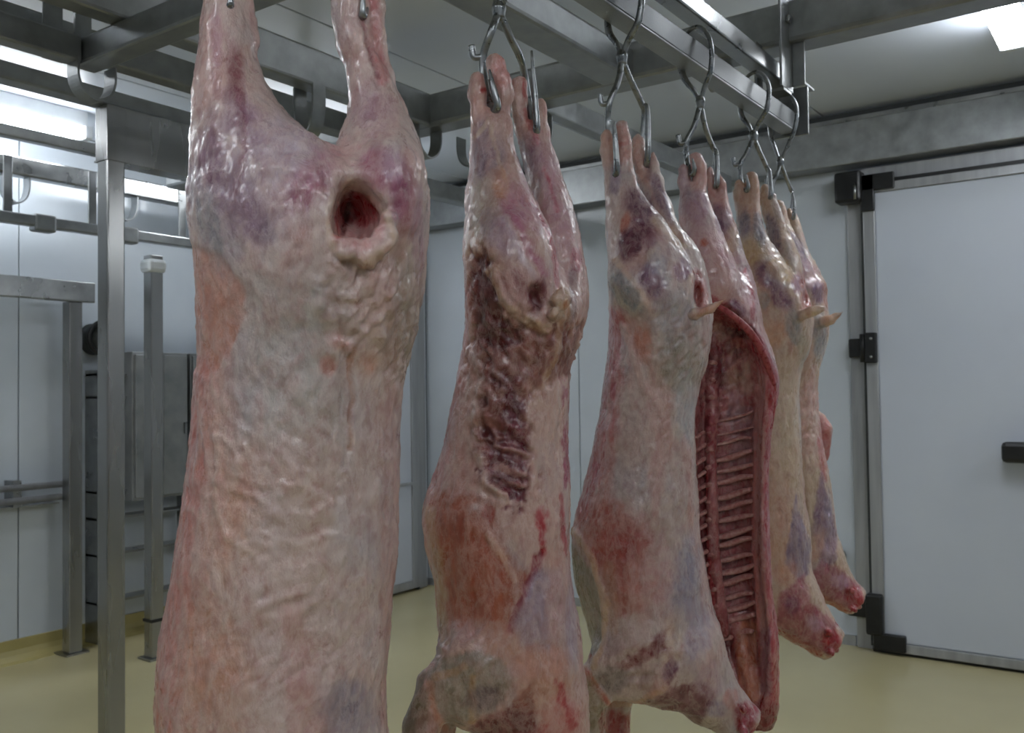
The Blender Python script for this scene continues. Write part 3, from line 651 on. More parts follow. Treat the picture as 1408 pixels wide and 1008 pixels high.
# forelegs and neck below the frame
B.add(B.cone([(300, 1080, -.0, .06), (235, 1130, .02, .035), (220, 1200, .03, .022), (225, 1235, .03, .02)]), .03)
B.add(B.cone([(450, 1080, -.0, .06), (520, 1130, .02, .035), (530, 1200, .03, .022), (525, 1235, .03, .02)]), .03)
B.add(B.cone([(400, 1150, .0, .07), (405, 1270, -.02, .05)]), .03)
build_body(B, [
    ('P', [(255, 330), (300, 355), (335, 400), (338, 440), (318, 480), (325, 560), (300, 680), (290, 800), (275, 900), (270, 1100), (190, 1100), (200, 700), (255, 480)], SALMON, dict(a=.55, s=.8, n=.6, streak=.4)),
    ('P', [(262, 335), (300, 352), (332, 392), (339, 430), (322, 478), (285, 520), (262, 500)], (206, 150, 134), dict(a=.85, s=.25, n=.3, d=-.002)),
    ('S', [(262, 520), (250, 700), (222, 860), (215, 980)], 26, (196, 108, 100), dict(a=.55, s=.7, n=.6, streak=.5)),
    ('E', 300, 930, 50, 90, 0, (204, 146, 120), dict(a=.6, s=.7)),
    ('E', 330, 720, 30, 90, 8, (208, 150, 118), dict(a=.4, s=.8)),
    ('E', 345, 245, 85, 95, 30, LILAC, dict(a=.45, s=.6)),
    ('E', 325, 105, 10, 50, -8, (132, 62, 70), dict(a=.7, s=.6, t=.6)),
    ('E', 298, 60, 7, 50, 0, (186, 130, 146), dict(a=.5, s=.6)),
    ('E', 338, 170, 20, 45, -25, PURPLE, dict(a=.6, s=.6, t=.6)),
    ('E', 288, 215, 18, 60, 12, (150, 104, 122), dict(a=.7, s=.6, t=.7)),
    ('E', 330, 275, 26, 60, -28, (142, 106, 124), dict(a=.7, s=.6, t=.7)),
    ('E', 285, 300, 16, 55, -12, (158, 152, 158), dict(a=.7, s=.5)),
    ('E', 425, 250, 40, 26, -48, MAG, dict(a=.75, s=.6, t=.7)),
    ('E', 395, 205, 50, 34, 40, (206, 184, 196), dict(a=.6, s=.7)),  # lilac sheen painted into the haunch colour
    ('S', [(335, 150), (340, 210), (322, 270)], 5, (150, 96, 108), dict(a=.5, s=.6, d=-.002)),
    ('E', 521, 236, 26, 30, -25, MAG, dict(a=.8, s=.6, t=.7)),
    ('E', 552, 268, 18, 40, -8, (152, 76, 104), dict(a=.75, s=.6, t=.6)),
    ('E', 538, 228, 14, 22, 0, (214, 200, 212), dict(a=.6, s=.6)),
    ('E', 510, 150, 26, 34, -12, (168, 122, 140), dict(a=.55, s=.7)),
    ('S', [(514, 0), (518, 60), (528, 110)], 8, (204, 118, 120), dict(a=.7, s=.5)),
    ('S', [(495, 20), (507, 60), (522, 105)], 3, (140, 70, 78), dict(a=.7, s=.5, d=-.002)),
    ('E', 485, 60, 22, 60, 0, (214, 164, 158), dict(a=.5, s=.7)),
    ('E', 574, 340, 8, 60, 0, (170, 120, 134), dict(a=.6)),
    ('E', 470, 210, 20, 26, 0, (216, 168, 164), dict(a=.6, s=.6)),
    # interior of the opening
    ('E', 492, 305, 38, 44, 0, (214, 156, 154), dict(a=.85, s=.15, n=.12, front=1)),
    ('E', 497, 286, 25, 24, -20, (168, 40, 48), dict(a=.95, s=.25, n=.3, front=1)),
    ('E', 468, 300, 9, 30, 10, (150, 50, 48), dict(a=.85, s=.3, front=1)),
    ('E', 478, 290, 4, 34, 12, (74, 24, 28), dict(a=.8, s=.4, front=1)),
    ('S', [(458, 335), (450, 300), (465, 265), (485, 252), (505, 262), (528, 290), (540, 330), (520, 350), (485, 352), (462, 340)], 6, (226, 196, 176), dict(a=.7, s=.4, d=.002)),
    ('E', 490, 420, 60, 85, 0, (214, 176, 164), dict(a=.55, s=.7)),
    ('W', 485, 420, 62, 95, 100, 55, .0045),
    ('W', 485, 410, 60, 85, -25, 48, .0045), ('W', 500, 400, 60, 90, 60, 85, .003),
    ('E', 450, 503, 11, 13, 0, (192, 84, 66), dict(a=.85, s=.4, d=-.003)),
    ('E', 465, 470, 20, 10, 30, (204, 124, 108), dict(a=.6, s=.6)),
    ('E', 505, 500, 12, 14, 0, (204, 130, 100), dict(a=.6, s=.6)),
    ('S', [(484, 480), (482, 560), (480, 620)], 3.5, (198, 140, 116), dict(a=.6, s=.5, d=-.004)),
    ('S', [(472, 480), (472, 560), (474, 640)], 3, None, dict(d=-.003)), ('S', [(478, 480), (477, 600)], 4, None, dict(d=.002)),
    ('E', 400, 450, 60, 100, 0, (178, 174, 172), dict(a=.6, s=.7, t=.3)),
    ('E', 400, 560, 70, 60, 30, (182, 174, 172), dict(a=.5, s=.8)),
    ('E', 552, 440, 26, 90, 5, (166, 144, 126), dict(a=.7, s=.5, t=.5)),
    ('W', 545, 450, 40, 100, 35, 120, .0018),
    ('E', 536, 700, 14, 230, 0, (188, 142, 134), dict(a=.6, s=.6)),
    ('E', 475, 985, 36, 46, 0, (152, 136, 148), dict(a=.75, s=.5, t=.5)),
    ('E', 430, 700, 60, 150, 0, (214, 186, 168), dict(a=.4, s=.8)),
    ('W', 370, 590, 90, 110, -58, 60, .0021), ('W', 360, 680, 90, 90, -20, 60, .0021), ('W', 420, 760, 110, 110, 10, 60, .0013), ('W', 400, 640, 100, 120, -40, 110, .0016), ('W', 400, 900, 120, 120, 30, 100, .0012),
    ('S', [(300, 600), (296, 680), (310, 740), (350, 760)], 4, (224, 200, 184), dict(a=.4, s=.6, d=.002)),
    ('E', 400, 1280, 90, 60, 0, RED, dict(a=.8)),
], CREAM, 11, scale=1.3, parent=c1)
hook(f1, 402, -300, [(330, -200, 0), (302, -110, .02), (308, -20, .012), (316, 8, -.028), (318, -10, -.032)], [(470, -190, 0), (500, -80, .02), (503, -10, .0), (499, 22, -.026), (499, -12, -.03)], 'steel hook carrying the nearest carcass, mostly above the picture', 1.0)

# ---------------------------------------------------------------- carcass 2
f2 = Frame(1.32, .93)
c2 = place(f2, 'second lamb carcass, turned edge-on, with a ragged dark maroon tear down its flank')
B = Body(f2, .0038, (-.24, -.22, .60), (.20, .22, 2.02))
B.add(B.loft([(345, 665, 785, .045, .05), (362, 650, 798, .04, .075), (380, 642, 804, .035, .095), (400, 641, 806, .03, .108), (430, 641, 805, .01, .125), (465, 638, 798, .01, .115), (498, 633, 788, .01, .108), (520, 628, 783, .01, .105), (550, 623, 781, .01, .105),
    (583, 617, 780, .01, .105), (616, 610, 780, .01, .105), (650, 599, 782, .01, .11), (683, 587, 782, .01, .115), (712, 582, 782, .01, .12), (745, 585, 782, .01, .12), (778, 593, 783, .01, .12), (810, 599, 787, .01, .12), (843, 602, 792, .01, .12), (875, 604, 797, .01, .12), (908, 606, 800, .0, .115), (940, 610, 801, .0, .105), (975, 628, 801, .0, .095), (1010, 660, 799, .0, .085), (1050, 700, 800, 0, .07), (1090, 730, 800, 0, .05)]), .01)
B.add(B.loft([(150, 655, 698, -.03, .012), (165, 650, 706, -.03, .022), (189, 648, 707, -.03, .028), (223, 645, 716, -.03, .038), (258, 641, 729, -.03, .052), (293, 640, 745, -.03, .065), (328, 638, 760, -.035, .078), (370, 639, 768, -.04, .088), (410, 641, 772, -.04, .09), (450, 648, 764, -.035, .075), (490, 660, 745, -.02, .05)]), .008)
B.add(B.loft([(166, 712, 748, .05, .012), (180, 710, 756, .05, .02), (195, 712, 757, .05, .026), (223, 719, 766, .05, .036), (258, 726, 777, .05, .05), (293, 728, 789, .05, .062), (328, 735, 797, .05, .075), (370, 740, 804, .05, .085), (410, 745, 806, .045, .085), (450, 750, 800, .04, .07), (490, 755, 785, .03, .045)]), .006)
B.add(B.cone([(656, 108, -.03, .0125), (656, 128, -.03, .0145), (660, 165, -.03, .013)]), .006)
B.add(B.cone([(682, 90, -.03, .017), (688, 108, -.03, .0155), (694, 132, -.03, .014), (692, 175, -.03, .012)]), .006)
B.add(B.ell(680, 82, -.03, .014, .014, .010), .004); B.add(B.ell(697, 112, -.034, .007, .01, .010), .003); B.add(B.ell(699, 126, -.03, .007, .01, .008), .003)
B.add(B.cone([(713, 116, .05, .015), (712, 135, .05, .0165), (718, 180, .05, .015)]), .006)
B.add(B.cone([(742, 138, .05, .006), (744, 150, .05, .010), (745, 190, .05, .010), (752, 235, .05, .010)]), .006)
B.cut(B.cone([(716, 235, -.10, .006), (735, 290, -.115, .009), (752, 335, -.13, .012), (765, 385, -.14, .012)]), .012)
B.add(B.ell(700, 350, -.09, .05, .04, .07, 20), .03)
B.cut(B.ell(737, 412, -.128, .012, .02, .026, 15), .006)
for q in ((765, 412, .010), (774, 420, .008), (762, 430, .009), (770, 400, .007), (780, 412, .008)): B.add(B.ell(q[0], q[1], -.115, q[2]*1.1, .014, q[2]), .006)
# foreleg, shoulder, neck
B.add(B.cone([(650, 900, -.06, .055), (615, 928, -.07, .032), (596, 938, -.07, .024)]), .03)
B.add(B.cone([(588, 934, -.07, .014), (592, 955, -.07, .026), (580, 1000, -.07, .028), (572, 1060, -.06, .022), (580, 1120, -.06, .018)]), .012)
B.add(B.cone([(660, 900, .08, .05), (620, 930, .10, .028), (606, 1000, .11, .026), (600, 1080, .1, .02)]), .02)
B.add(B.cone([(640, 960, -.05, .045), (690, 945, -.05, .045)]), .03)
B.add(B.cone([(755, 960, .0, .062), (770, 1060, -.0, .05), (790, 1110, -.01, .042)]), .03)
build_body(B, [
    ('E', 660, 220, 13, 46, 4, (142, 122, 142), dict(a=.65, s=.6, t=.6)), ('E', 684, 216, 12, 30, 0, (150, 126, 142), dict(a=.6, s=.6, t=.6)), ('E', 668, 300, 18, 40, 0, (164, 150, 160), dict(a=.6, s=.6, t=.5)),
    ('S', [(655, 190), (672, 165), (690, 230), (700, 262)], 3, (216, 184, 160), dict(a=.6, d=.0015)), ('E', 664, 125, 18, 30, 0, (220, 170, 158), dict(a=.6)), ('E', 690, 100, 16, 26, 0, (216, 142, 140), dict(a=.6)),
    ('E', 664, 124, 5, 4, 0, (168, 30, 30), dict(a=.9)), ('E', 724, 120, 5, 22, 0, (200, 96, 92), dict(a=.7)),
    ('S', [(726, 150), (733, 175), (738, 195)], 4.5, (200, 80, 88), dict(a=.75)), ('E', 738, 160, 20, 30, 0, (222, 178, 160), dict(a=.4)),
    ('E', 731, 218, 15, 32, -10, (150, 118, 140), dict(a=.7, s=.6, t=.5)), ('E', 716, 285, 24, 40, -30, (196, 134, 156), dict(a=.65, s=.6, t=.4)), ('E', 760, 260, 14, 70, -12, (196, 142, 160), dict(a=.6, s=.7)),
    ('E', 775, 330, 22, 50, -8, (206, 160, 168), dict(a=.6, s=.7)), ('E', 792, 356, 7, 14, 0, (190, 90, 108), dict(a=.7)), ('S', [(742, 300), (760, 345), (768, 395)], 3, (186, 70, 84), dict(a=.7, d=-.002)), ('S', [(748, 232), (762, 275), (766, 290)], 3, (190, 84, 100), dict(a=.6)),
    ('E', 652, 340, 12, 30, 0, (214, 184, 156), dict(a=.5)), ('E', 672, 360, 20, 30, 0, (216, 172, 146), dict(a=.6)),
    ('S', [(690, 300), (715, 345), (735, 385)], 5, (214, 190, 204), dict(a=.7, s=.8, d=.001)), ('S', [(700, 290), (726, 335), (748, 375)], 6, (186, 110, 136), dict(a=.65, s=.7, n=.8)), ('E', 690, 330, 18, 30, -25, (178, 144, 160), dict(a=.6, t=.8)),
    ('E', 672, 270, 14, 30, 0, (214, 182, 156), dict(a=.5, n=1)), ('E', 655, 275, 6, 40, 0, (206, 190, 172), dict(a=.6)), ('E', 690, 250, 10, 20, -10, (222, 160, 130), dict(a=.6, n=.9)),
    # maroon tear and rough tissue
    ('P', [(650, 350), (664, 340), (672, 385), (700, 430), (730, 445), (796, 440), (796, 500), (766, 528), (738, 540), (728, 600), (722, 690), (700, 690), (668, 640), (655, 600), (652, 480)], (142, 84, 76), dict(a=.85, s=.45, n=1.5, d=-.004, t=1)),
    ('P', [(652, 352), (662, 345), (676, 400), (700, 445), (720, 470), (690, 480), (660, 470), (652, 430)], (108, 48, 52), dict(a=.9, s=.3, n=.5, d=-.004, t=.6)),
    ('W', 715, 470, 75, 75, -55, 70, .005), ('W', 690, 600, 45, 110, -35, 60, .007),
    ('P', [(690, 520), (722, 530), (724, 560), (722, 690), (698, 688), (672, 650), (670, 620), (690, 600)], (118, 46, 62), dict(a=.9, s=.45, n=1.7, d=-.005, t=.6)),
    ('E', 664, 552, 8, 10, 0, (104, 52, 50), dict(a=.9, d=-.007, s=.3)), ('E', 666, 498, 5, 9, 20, (120, 60, 60), dict(a=.8, d=-.005)), ('E', 678, 520, 5, 14, -30, (118, 52, 56), dict(a=.8, d=-.005)), ('E', 670, 600, 8, 18, -25, (110, 50, 52), dict(a=.85, d=-.006)),
    ('S', [(680, 615), (722, 625)], 4, (206, 160, 150), dict(a=.8, d=.004)), ('S', [(680, 642), (720, 650)], 4, (212, 168, 156), dict(a=.8, d=.004)), ('S', [(692, 662), (722, 668)], 3.5, (208, 158, 150), dict(a=.8, d=.003)), ('S', [(690, 585), (722, 595)], 4, (176, 110, 112), dict(a=.8, d=.003)),
    ('S', [(662, 630), (668, 660), (690, 688), (720, 694)], 3, (224, 190, 178), dict(a=.9, d=.004)),
    ('S', [(672, 372), (690, 412), (722, 440), (752, 452)], 7, (216, 180, 154), dict(a=.85, d=.005, s=.3)),
    ('P', [(676, 372), (720, 368), (752, 385), (748, 436), (722, 436), (690, 408)], (196, 150, 146), dict(a=.6, t=.8)), ('E', 737, 408, 13, 24, 18, (112, 50, 54), dict(a=.9, s=.3)), ('E', 716, 392, 8, 22, -25, (150, 90, 92), dict(a=.7)),
    ('E', 770, 415, 16, 22, 0, (226, 196, 170), dict(a=.85, t=.4)), ('E', 778, 426, 4, 11, 0, (186, 120, 84), dict(a=.7)),
    ('S', [(772, 440), (762, 490), (748, 528)], 5, (214, 176, 150), dict(a=.7, d=.002)), ('E', 788, 400, 5, 40, 0, (150, 116, 120), dict(a=.6)),
    # pale band below, streaked left edge
    ('P', [(728, 530), (778, 520), (778, 700), (750, 720), (735, 800), (700, 740), (724, 690)], (220, 182, 170), dict(a=.8, s=.6)), ('S', [(776, 525), (777, 590), (778, 670)], 4, (160, 60, 84), dict(a=.75, holes=-.1)),
    ('S', [(640, 400), (632, 500), (615, 590), (590, 690)], 10, (176, 92, 88), dict(a=.7, s=.6, streak=.8)), ('S', [(655, 500), (645, 580), (620, 660)], 14, (212, 172, 158), dict(a=.6, s=.6, streak=.4)),
    ('P', [(592, 680), (640, 690), (668, 715), (690, 760), (720, 800), (700, 850), (660, 860), (615, 860), (600, 790), (585, 730)], (176, 92, 68), dict(a=.82, s=.9, n=1.0, t=.3, streak=.25)),
    ('S', [(610, 690), (612, 760), (630, 840)], 10, (196, 122, 98), dict(a=.5, streak=.7)), ('S', [(590, 700), (605, 800), (615, 880)], 7, (196, 160, 124), dict(a=.6)), ('E', 672, 705, 8, 10, 0, (150, 50, 40), dict(a=.8)),
    ('S', [(672, 735), (690, 765), (708, 800)], 4, (226, 190, 170), dict(a=.7, d=.002)),
    ('S', [(745, 705), (745, 760)], 6, (178, 44, 54), dict(a=.85, s=.6, n=1.2)), ('S', [(738, 765), (722, 810), (700, 865)], 6, (140, 40, 56), dict(a=.75, s=.6, n=1.0, d=-.003)), ('S', [(770, 680), (776, 760)], 3, (176, 60, 66), dict(a=.7)),
    ('P', [(735, 780), (770, 780), (778, 860), (765, 900), (715, 890), (705, 860)], (172, 146, 160), dict(a=.8, s=.5, t=.6)), ('E', 786, 850, 10, 60, 0, (180, 156, 170), dict(a=.6)), ('E', 765, 830, 14, 90, 0, (210, 160, 146), dict(a=.6, t=.5)),
    ('E', 690, 890, 30, 30, 0, (212, 160, 140), dict(a=.6)), ('E', 638, 870, 30, 16, 0, (206, 160, 156), dict(a=.6)), ('W', 650, 890, 60, 40, 40, 60, .004),
    ('P', [(585, 925), (610, 905), (650, 895), (690, 905), (705, 935), (680, 980), (620, 1000), (590, 970)], (160, 146, 132), dict(a=.8, t=.7)),
    ('S', [(600, 930), (625, 925), (640, 915)], 6, (206, 156, 118), dict(a=.6)), ('S', [(650, 930), (648, 990)], 5, (206, 160, 118), dict(a=.6, d=.002)), ('E', 668, 960, 22, 18, 0, (120, 92, 98), dict(a=.6, t=.5)), ('S', [(590, 940), (600, 985), (612, 1002)], 5, (206, 140, 116), dict(a=.7)),
    ('E', 572, 985, 16, 40, 10, (126, 110, 88), dict(a=.8, t=.4)), ('E', 590, 1000, 14, 24, 0, (168, 120, 110), dict(a=.5)), ('S', [(580, 925), (566, 960), (552, 1008)], 5, (150, 140, 130), dict(a=.6)),
    ('P', [(650, 1000), (700, 965), (730, 940), (735, 990), (725, 1060), (650, 1060)], (118, 48, 48), dict(a=.85, s=.4, t=.6)), ('E', 745, 930, 40, 50, 0, (212, 150, 126), dict(a=.6, t=.7)), ('E', 772, 990, 26, 34, 0, (206, 130, 124), dict(a=.7)),
    ('S', [(772, 940), (776, 970), (792, 1000)], 4, (176, 46, 52), dict(a=.7, s=.7, n=1.5, t=.5)), ('E', 755, 1050, 50, 40, 0, (166, 48, 54), dict(a=.8, t=.6)),
], (206, 166, 156), 23, scale=1.0, parent=c2)
hook(f2, 686, 12, [(676, 42, -.015), (664, 78, -.0), (666, 112, .0), (676, 150, -.035), (684, 146, -.052), (678, 120, -.056), (673, 96, -.054)], [(702, 52, .02), (717, 84, .05), (724, 122, .072), (733, 180, .05), (738, 178, .028), (735, 130, .026), (731, 70, .03)], 'steel hook nearest the camera whose two prongs hold the carcass with the maroon tear')

# ---------------------------------------------------------------- carcass 3
f3 = Frame(1.75, .93)
c3 = place(f3, 'third lamb carcass, pale grey-pink, closed, small flap sticking out at its right edge')
B = Body(f3, .0042, (-.24, -.22, .45), (.34, .22, 1.96))
B.add(B.loft([(352, 860, 950, .045, .05), (376, 840, 966, .035, .085), (410, 838, 976, .025, .11), (440, 838, 978, .01, .12), (467, 837, 976, .01, .115), (500, 834, 970, .01, .11), (531, 830, 961, .01, .105), (563, 826, 956, .01, .105),
    (595, 819, 955, .01, .108), (626, 813, 956, .01, .11), (658, 806, 958, .01, .115), (690, 797, 959, .01, .12), (722, 790, 959, .01, .122), (761, 787, 966, .01, .125), (792, 790, 973, .01, .125), (822, 797, 978, .01, .122), (853, 806, 982, .01, .12), (883, 815, 985, .0, .112), (910, 822, 990, .0, .10), (940, 840, 998, 0, .085), (965, 880, 1010, 0, .06)]), .01)
B.add(B.loft([(225, 834, 864, -.035, .012), (240, 831, 872, -.035, .020), (258, 832, 878, -.035, .026), (275, 833, 889, -.035, .033), (308, 835, 916, -.035, .05), (342, 835, 938, -.035, .072), (376, 837, 955, -.038, .085), (425, 840, 962, -.038, .085), (480, 860, 940, -.03, .04)]), .008)
B.add(B.loft([(235, 880, 905, .045, .012), (248, 878, 912, .045, .02), (262, 881, 914, .045, .025), (275, 886, 921, .045, .03), (308, 895, 933, .045, .044), (342, 900, 959, .045, .06), (376, 905, 971, .045, .075), (430, 910, 975, .045, .07), (480, 920, 960, .04, .04)]), .006)
B.add(B.cone([(834, 186, -.035, .0125), (835, 205, -.035, .0135), (838, 235, -.035, .012)]), .005)
B.add(B.cone([(855, 174, -.035, .0135), (857, 195, -.035, .0155), (860, 235, -.035, .013)]), .005)
B.add(B.cone([(877, 194, .045, .0135), (878, 215, .045, .015), (884, 245, .045, .014)]), .005)
B.add(B.cone([(897, 212, .045, .006), (899, 228, .045, .010), (903, 262, .045, .009)]), .005)
B.cut(B.cone([(869, 245, -.07, .004), (905, 310, -.10, .007), (950, 365, -.12, .008)]), .012)
B.cut(B.ell(962, 400, -.095, .014, .085, .037, -8), .006)
B.add(B.cone([(955, 432, -.1, .010), (975, 425, -.11, .009), (997, 412, -.12, .004)]), .006)
B.add(B.ell(862, 392, -.08, .03, .045, .05, 35), .02)
B.add(B.cone([(870, 870, -.05, .06), (835, 905, -.07, .035), (812, 926, -.075, .018)]), .03)
B.add(B.cone([(808, 926, -.075, .016), (815, 960, -.06, .028), (812, 1010, -.03, .028), (805, 1080, -.0, .022)]), .012)
B.add(B.cone([(860, 880, .08, .05), (850, 950, .10, .032), (848, 1000, .1, .025), (850, 1060, .1, .02)]), .02)
B.add(B.cone([(850, 940, -.06, .03), (900, 930, -.06, .045), (940, 900, -.04, .055)]), .03)
B.add(B.cone([(935, 900, .0, .10), (975, 955, -.0, .062), (1008, 984, -.0, .046), (1022, 992, 0, .040)]), .03)
B.cut(B.ell(1042, 1004, 0, .018, .05, .04, -35), .004)
B.cut(B.cone([(778, 770, -.12, .003), (812, 800, -.115, .004), (822, 850, -.12, .004), (822, 905, -.12, .004)]), .006)
for i in range(9):
    a = i*.7; B.add(B.ell(1024+9*math.cos(a)*.8, 990+17*math.sin(a), -.03+.035*math.sin(i*1.9), .009+.003*math.sin(i*2.1), .014, .010), .006)
build_body(B, [
    ('E', 846, 245, 7, 30, 6, (132, 104, 128), dict(a=.65, t=.5)), ('E', 838, 200, 14, 30, 0, (224, 168, 148), dict(a=.6)), ('E', 857, 195, 14, 34, 0, (220, 152, 138), dict(a=.6)), ('E', 882, 220, 16, 34, 0, (222, 160, 144), dict(a=.6)), ('E', 857, 198, 6, 3, 0, (188, 80, 76), dict(a=.6)),
    ('E', 881, 285, 14, 28, -20, (112, 66, 86), dict(a=.85, s=.5, t=.5)), ('E', 860, 308, 5, 14, 12, (190, 74, 50), dict(a=.8)), ('E', 866, 336, 14, 20, 10, (104, 48, 66), dict(a=.9, s=.4, t=.5)), ('E', 885, 320, 14, 20, -25, (132, 76, 94), dict(a=.8, s=.5, t=.6)),
    ('E', 897, 388, 15, 24, -35, (128, 82, 108), dict(a=.8, s=.5, t=.6)), ('E', 938, 370, 12, 14, 0, (150, 104, 132), dict(a=.7)), ('E', 925, 345, 26, 20, 40, (206, 184, 190), dict(a=.5)), ('E', 903, 365, 14, 14, 0, (176, 168, 184), dict(a=.6)),
    ('E', 860, 400, 17, 34, -32, (150, 148, 152), dict(a=.85, s=.3, n=.3)), ('S', [(846, 356), (880, 400), (905, 440)], 4, (226, 190, 170), dict(a=.7)), ('S', [(842, 385), (856, 420), (874, 434), (882, 410)], 3, (214, 190, 176), dict(a=.6, d=.0015)),
    ('E', 908, 270, 7, 40, -22, (124, 90, 112), dict(a=.7, t=.4)), ('E', 935, 325, 20, 14, 40, (222, 190, 168), dict(a=.5)), ('S', [(900, 300), (940, 340)], 5, (226, 196, 166), dict(a=.5)),
    ('E', 961, 400, 12, 30, -6, (196, 120, 116), dict(a=.85, s=.2, n=.2)), ('E', 957, 384, 7, 14, 0, (146, 44, 44), dict(a=.9, s=.3)), ('S', [(955, 432), (978, 425), (998, 412)], 6, (220, 160, 132), dict(a=.8)), ('S', [(950, 380), (948, 410), (956, 428)], 4, (230, 204, 184), dict(a=.8, d=.002)),
    ('E', 925, 440, 30, 40, 0, (180, 176, 184), dict(a=.65, s=.6, t=.5)), ('E', 935, 500, 30, 34, 0, (164, 152, 138), dict(a=.75, s=.6, t=.6)), ('E', 940, 560, 14, 50, 0, (190, 184, 188), dict(a=.6)), ('W', 930, 470, 45, 70, 40, 90, .0028),
    ('P', [(838, 425), (875, 440), (895, 470), (890, 500), (855, 470), (848, 600), (835, 700), (850, 780), (790, 780), (780, 740), (835, 560)], (206, 138, 128), dict(a=.6, s=.7, streak=.4)), ('E', 886, 470, 12, 24, 0, (204, 138, 116), dict(a=.6)),
    ('S', [(843, 440), (842, 520), (825, 620), (800, 700)], 13, (178, 80, 88), dict(a=.7, s=.7, streak=.6)), ('S', [(858, 450), (880, 520), (910, 560)], 5, (226, 188, 178), dict(a=.6, d=.002)), ('S', [(866, 470), (870, 560)], 5, (220, 176, 170), dict(a=.5, streak=.5)),
    ('P', [(795, 700), (850, 690), (885, 740), (880, 790), (885, 840), (850, 850), (830, 800), (805, 760)], (172, 84, 70), dict(a=.7, s=.8, n=.6, streak=.35)), ('E', 870, 745, 26, 34, 0, (168, 84, 80), dict(a=.6, s=.7)), ('E', 900, 810, 36, 40, 0, (208, 150, 146), dict(a=.6, s=.7)),
    ('W', 905, 620, 50, 110, 50, 70, .0018), ('W', 905, 700, 50, 70, 75, 70, .0018),
    ('P', [(781, 735), (800, 760), (820, 800), (830, 845), (826, 890), (812, 905), (795, 850)], (150, 136, 118), dict(a=.85, s=.3, n=.3)), ('S', [(790, 730), (815, 770), (832, 830), (830, 880), (815, 918)], 4, (220, 182, 150), dict(a=.8, d=.003)), ('S', [(788, 830), (800, 870), (812, 904)], 3, (176, 92, 76), dict(a=.7)),
    ('S', [(838, 780), (842, 830), (845, 870)], 7, (198, 150, 124), dict(a=.6, streak=.4)), ('E', 942, 800, 18, 60, 8, (168, 156, 172), dict(a=.75, s=.5, t=.5)), ('E', 955, 870, 20, 40, 0, (186, 168, 182), dict(a=.6)), ('E', 925, 880, 16, 40, 10, (226, 196, 172), dict(a=.6)),
    ('S', [(906, 880), (885, 900), (864, 916)], 11, (124, 50, 52), dict(a=.8, s=.6, n=1.2, t=.6)), ('E', 918, 925, 9, 14, 30, (110, 54, 76), dict(a=.75, n=1.2, t=.5)), ('E', 890, 866, 26, 12, -20, (222, 196, 188), dict(a=.6)), ('E', 845, 935, 26, 18, -20, (138, 120, 116), dict(a=.75, t=.8)), ('E', 845, 885, 14, 16, 0, (166, 130, 130), dict(a=.5)), ('E', 880, 935, 20, 16, 0, (184, 150, 138), dict(a=.6, t=.8)),
    ('S', [(803, 922), (815, 940), (838, 968), (875, 966), (912, 948)], 5, (210, 160, 132), dict(a=.8, d=.002)), ('S', [(806, 925), (822, 950), (836, 966)], 4, (190, 84, 70), dict(a=.7)), ('E', 812, 975, 20, 40, 0, (154, 132, 108), dict(a=.8, t=.5)), ('W', 890, 910, 60, 40, 35, 60, .0035),
    ('P', [(880, 966), (920, 950), (960, 935), (985, 950), (960, 1000), (930, 990)], (128, 70, 76), dict(a=.8, t=.6)), ('E', 975, 935, 22, 26, -30, (206, 176, 186), dict(a=.6)), ('E', 985, 975, 14, 12, 0, (140, 120, 148), dict(a=.5)), ('S', [(880, 968), (930, 990), (980, 1010)], 4, (176, 60, 46), dict(a=.8, holes=-.2)),
    ('E', 1026, 990, 15, 22, 0, (150, 32, 44), dict(a=.95, s=.3, t=.6)), ('E', 1004, 960, 10, 14, 0, (216, 150, 136), dict(a=.6)), ('E', 850, 1000, 22, 24, 0, (170, 60, 58), dict(a=.8, t=.5)),
], (206, 178, 170), 37, scale=.8, parent=c3)
hook(f3, 855, 78, [(850, 112, -.01), (838, 142, -.02), (836, 176, -.012), (844, 236, -.045), (848, 232, -.062), (846, 190, -.064), (845, 168, -.064)], [(866, 108, .02), (882, 142, .05), (886, 158, .068), (882, 210, .072), (888, 228, .04), (891, 205, .022), (890, 150, .026), (884, 144, .03)], 'steel hook above the pale closed carcass, third along the rail')

# ---------------------------------------------------------------- carcass 4, cavity open towards the camera
f4 = Frame(2.115, .93)
c4 = place(f4, 'fourth lamb carcass, belly open to the camera showing the red cavity and rows of ribs')
B = Body(f4, .0045, (-.22, -.22, .42), (.28, .22, 1.92))
B.add(B.loft([(362, 950, 1015, .045, .05), (393, 938, 1036, .03, .095), (427, 938, 1046, .01, .12), (452, 940, 1049, .01, .118), (483, 943, 1060, .01, .112), (515, 944, 1068, .01, .108), (547, 945, 1067, .01, .108), (595, 945, 1061, .01, .11),
    (640, 944, 1057, .01, .112), (690, 944, 1056, .01, .115), (730, 945, 1057, .01, .12), (792, 950, 1060, .01, .12), (822, 955, 1063, .01, .115), (853, 962, 1068, .01, .105), (883, 970, 1070, .0, .095), (914, 980, 1070, .0, .08), (945, 992, 1070, .0, .065), (975, 1008, 1069, .0, .05), (1000, 1025, 1062, 0, .035)], 2.2), .01)
B.add(B.loft([(252, 939, 966, -.035, .012), (264, 936, 971, -.035, .022), (275, 935, 975, -.035, .03), (292, 934, 981, -.035, .036), (325, 934, 995, -.035, .055), (359, 935, 1010, -.035, .075), (410, 938, 1024, -.035, .082), (440, 945, 1020, -.03, .05)]), .008)
B.add(B.loft([(265, 979, 996, .045, .012), (278, 975, 1000, .045, .02), (292, 978, 1005, .045, .028), (325, 983, 1017, .045, .045), (359, 985, 1027, .045, .06), (410, 985, 1040, .045, .07), (440, 990, 1035, .045, .05)]), .006)
B.add(B.cone([(940, 232, -.035, .012), (941, 250, -.035, .014), (945, 275, -.035, .013)]), .005)
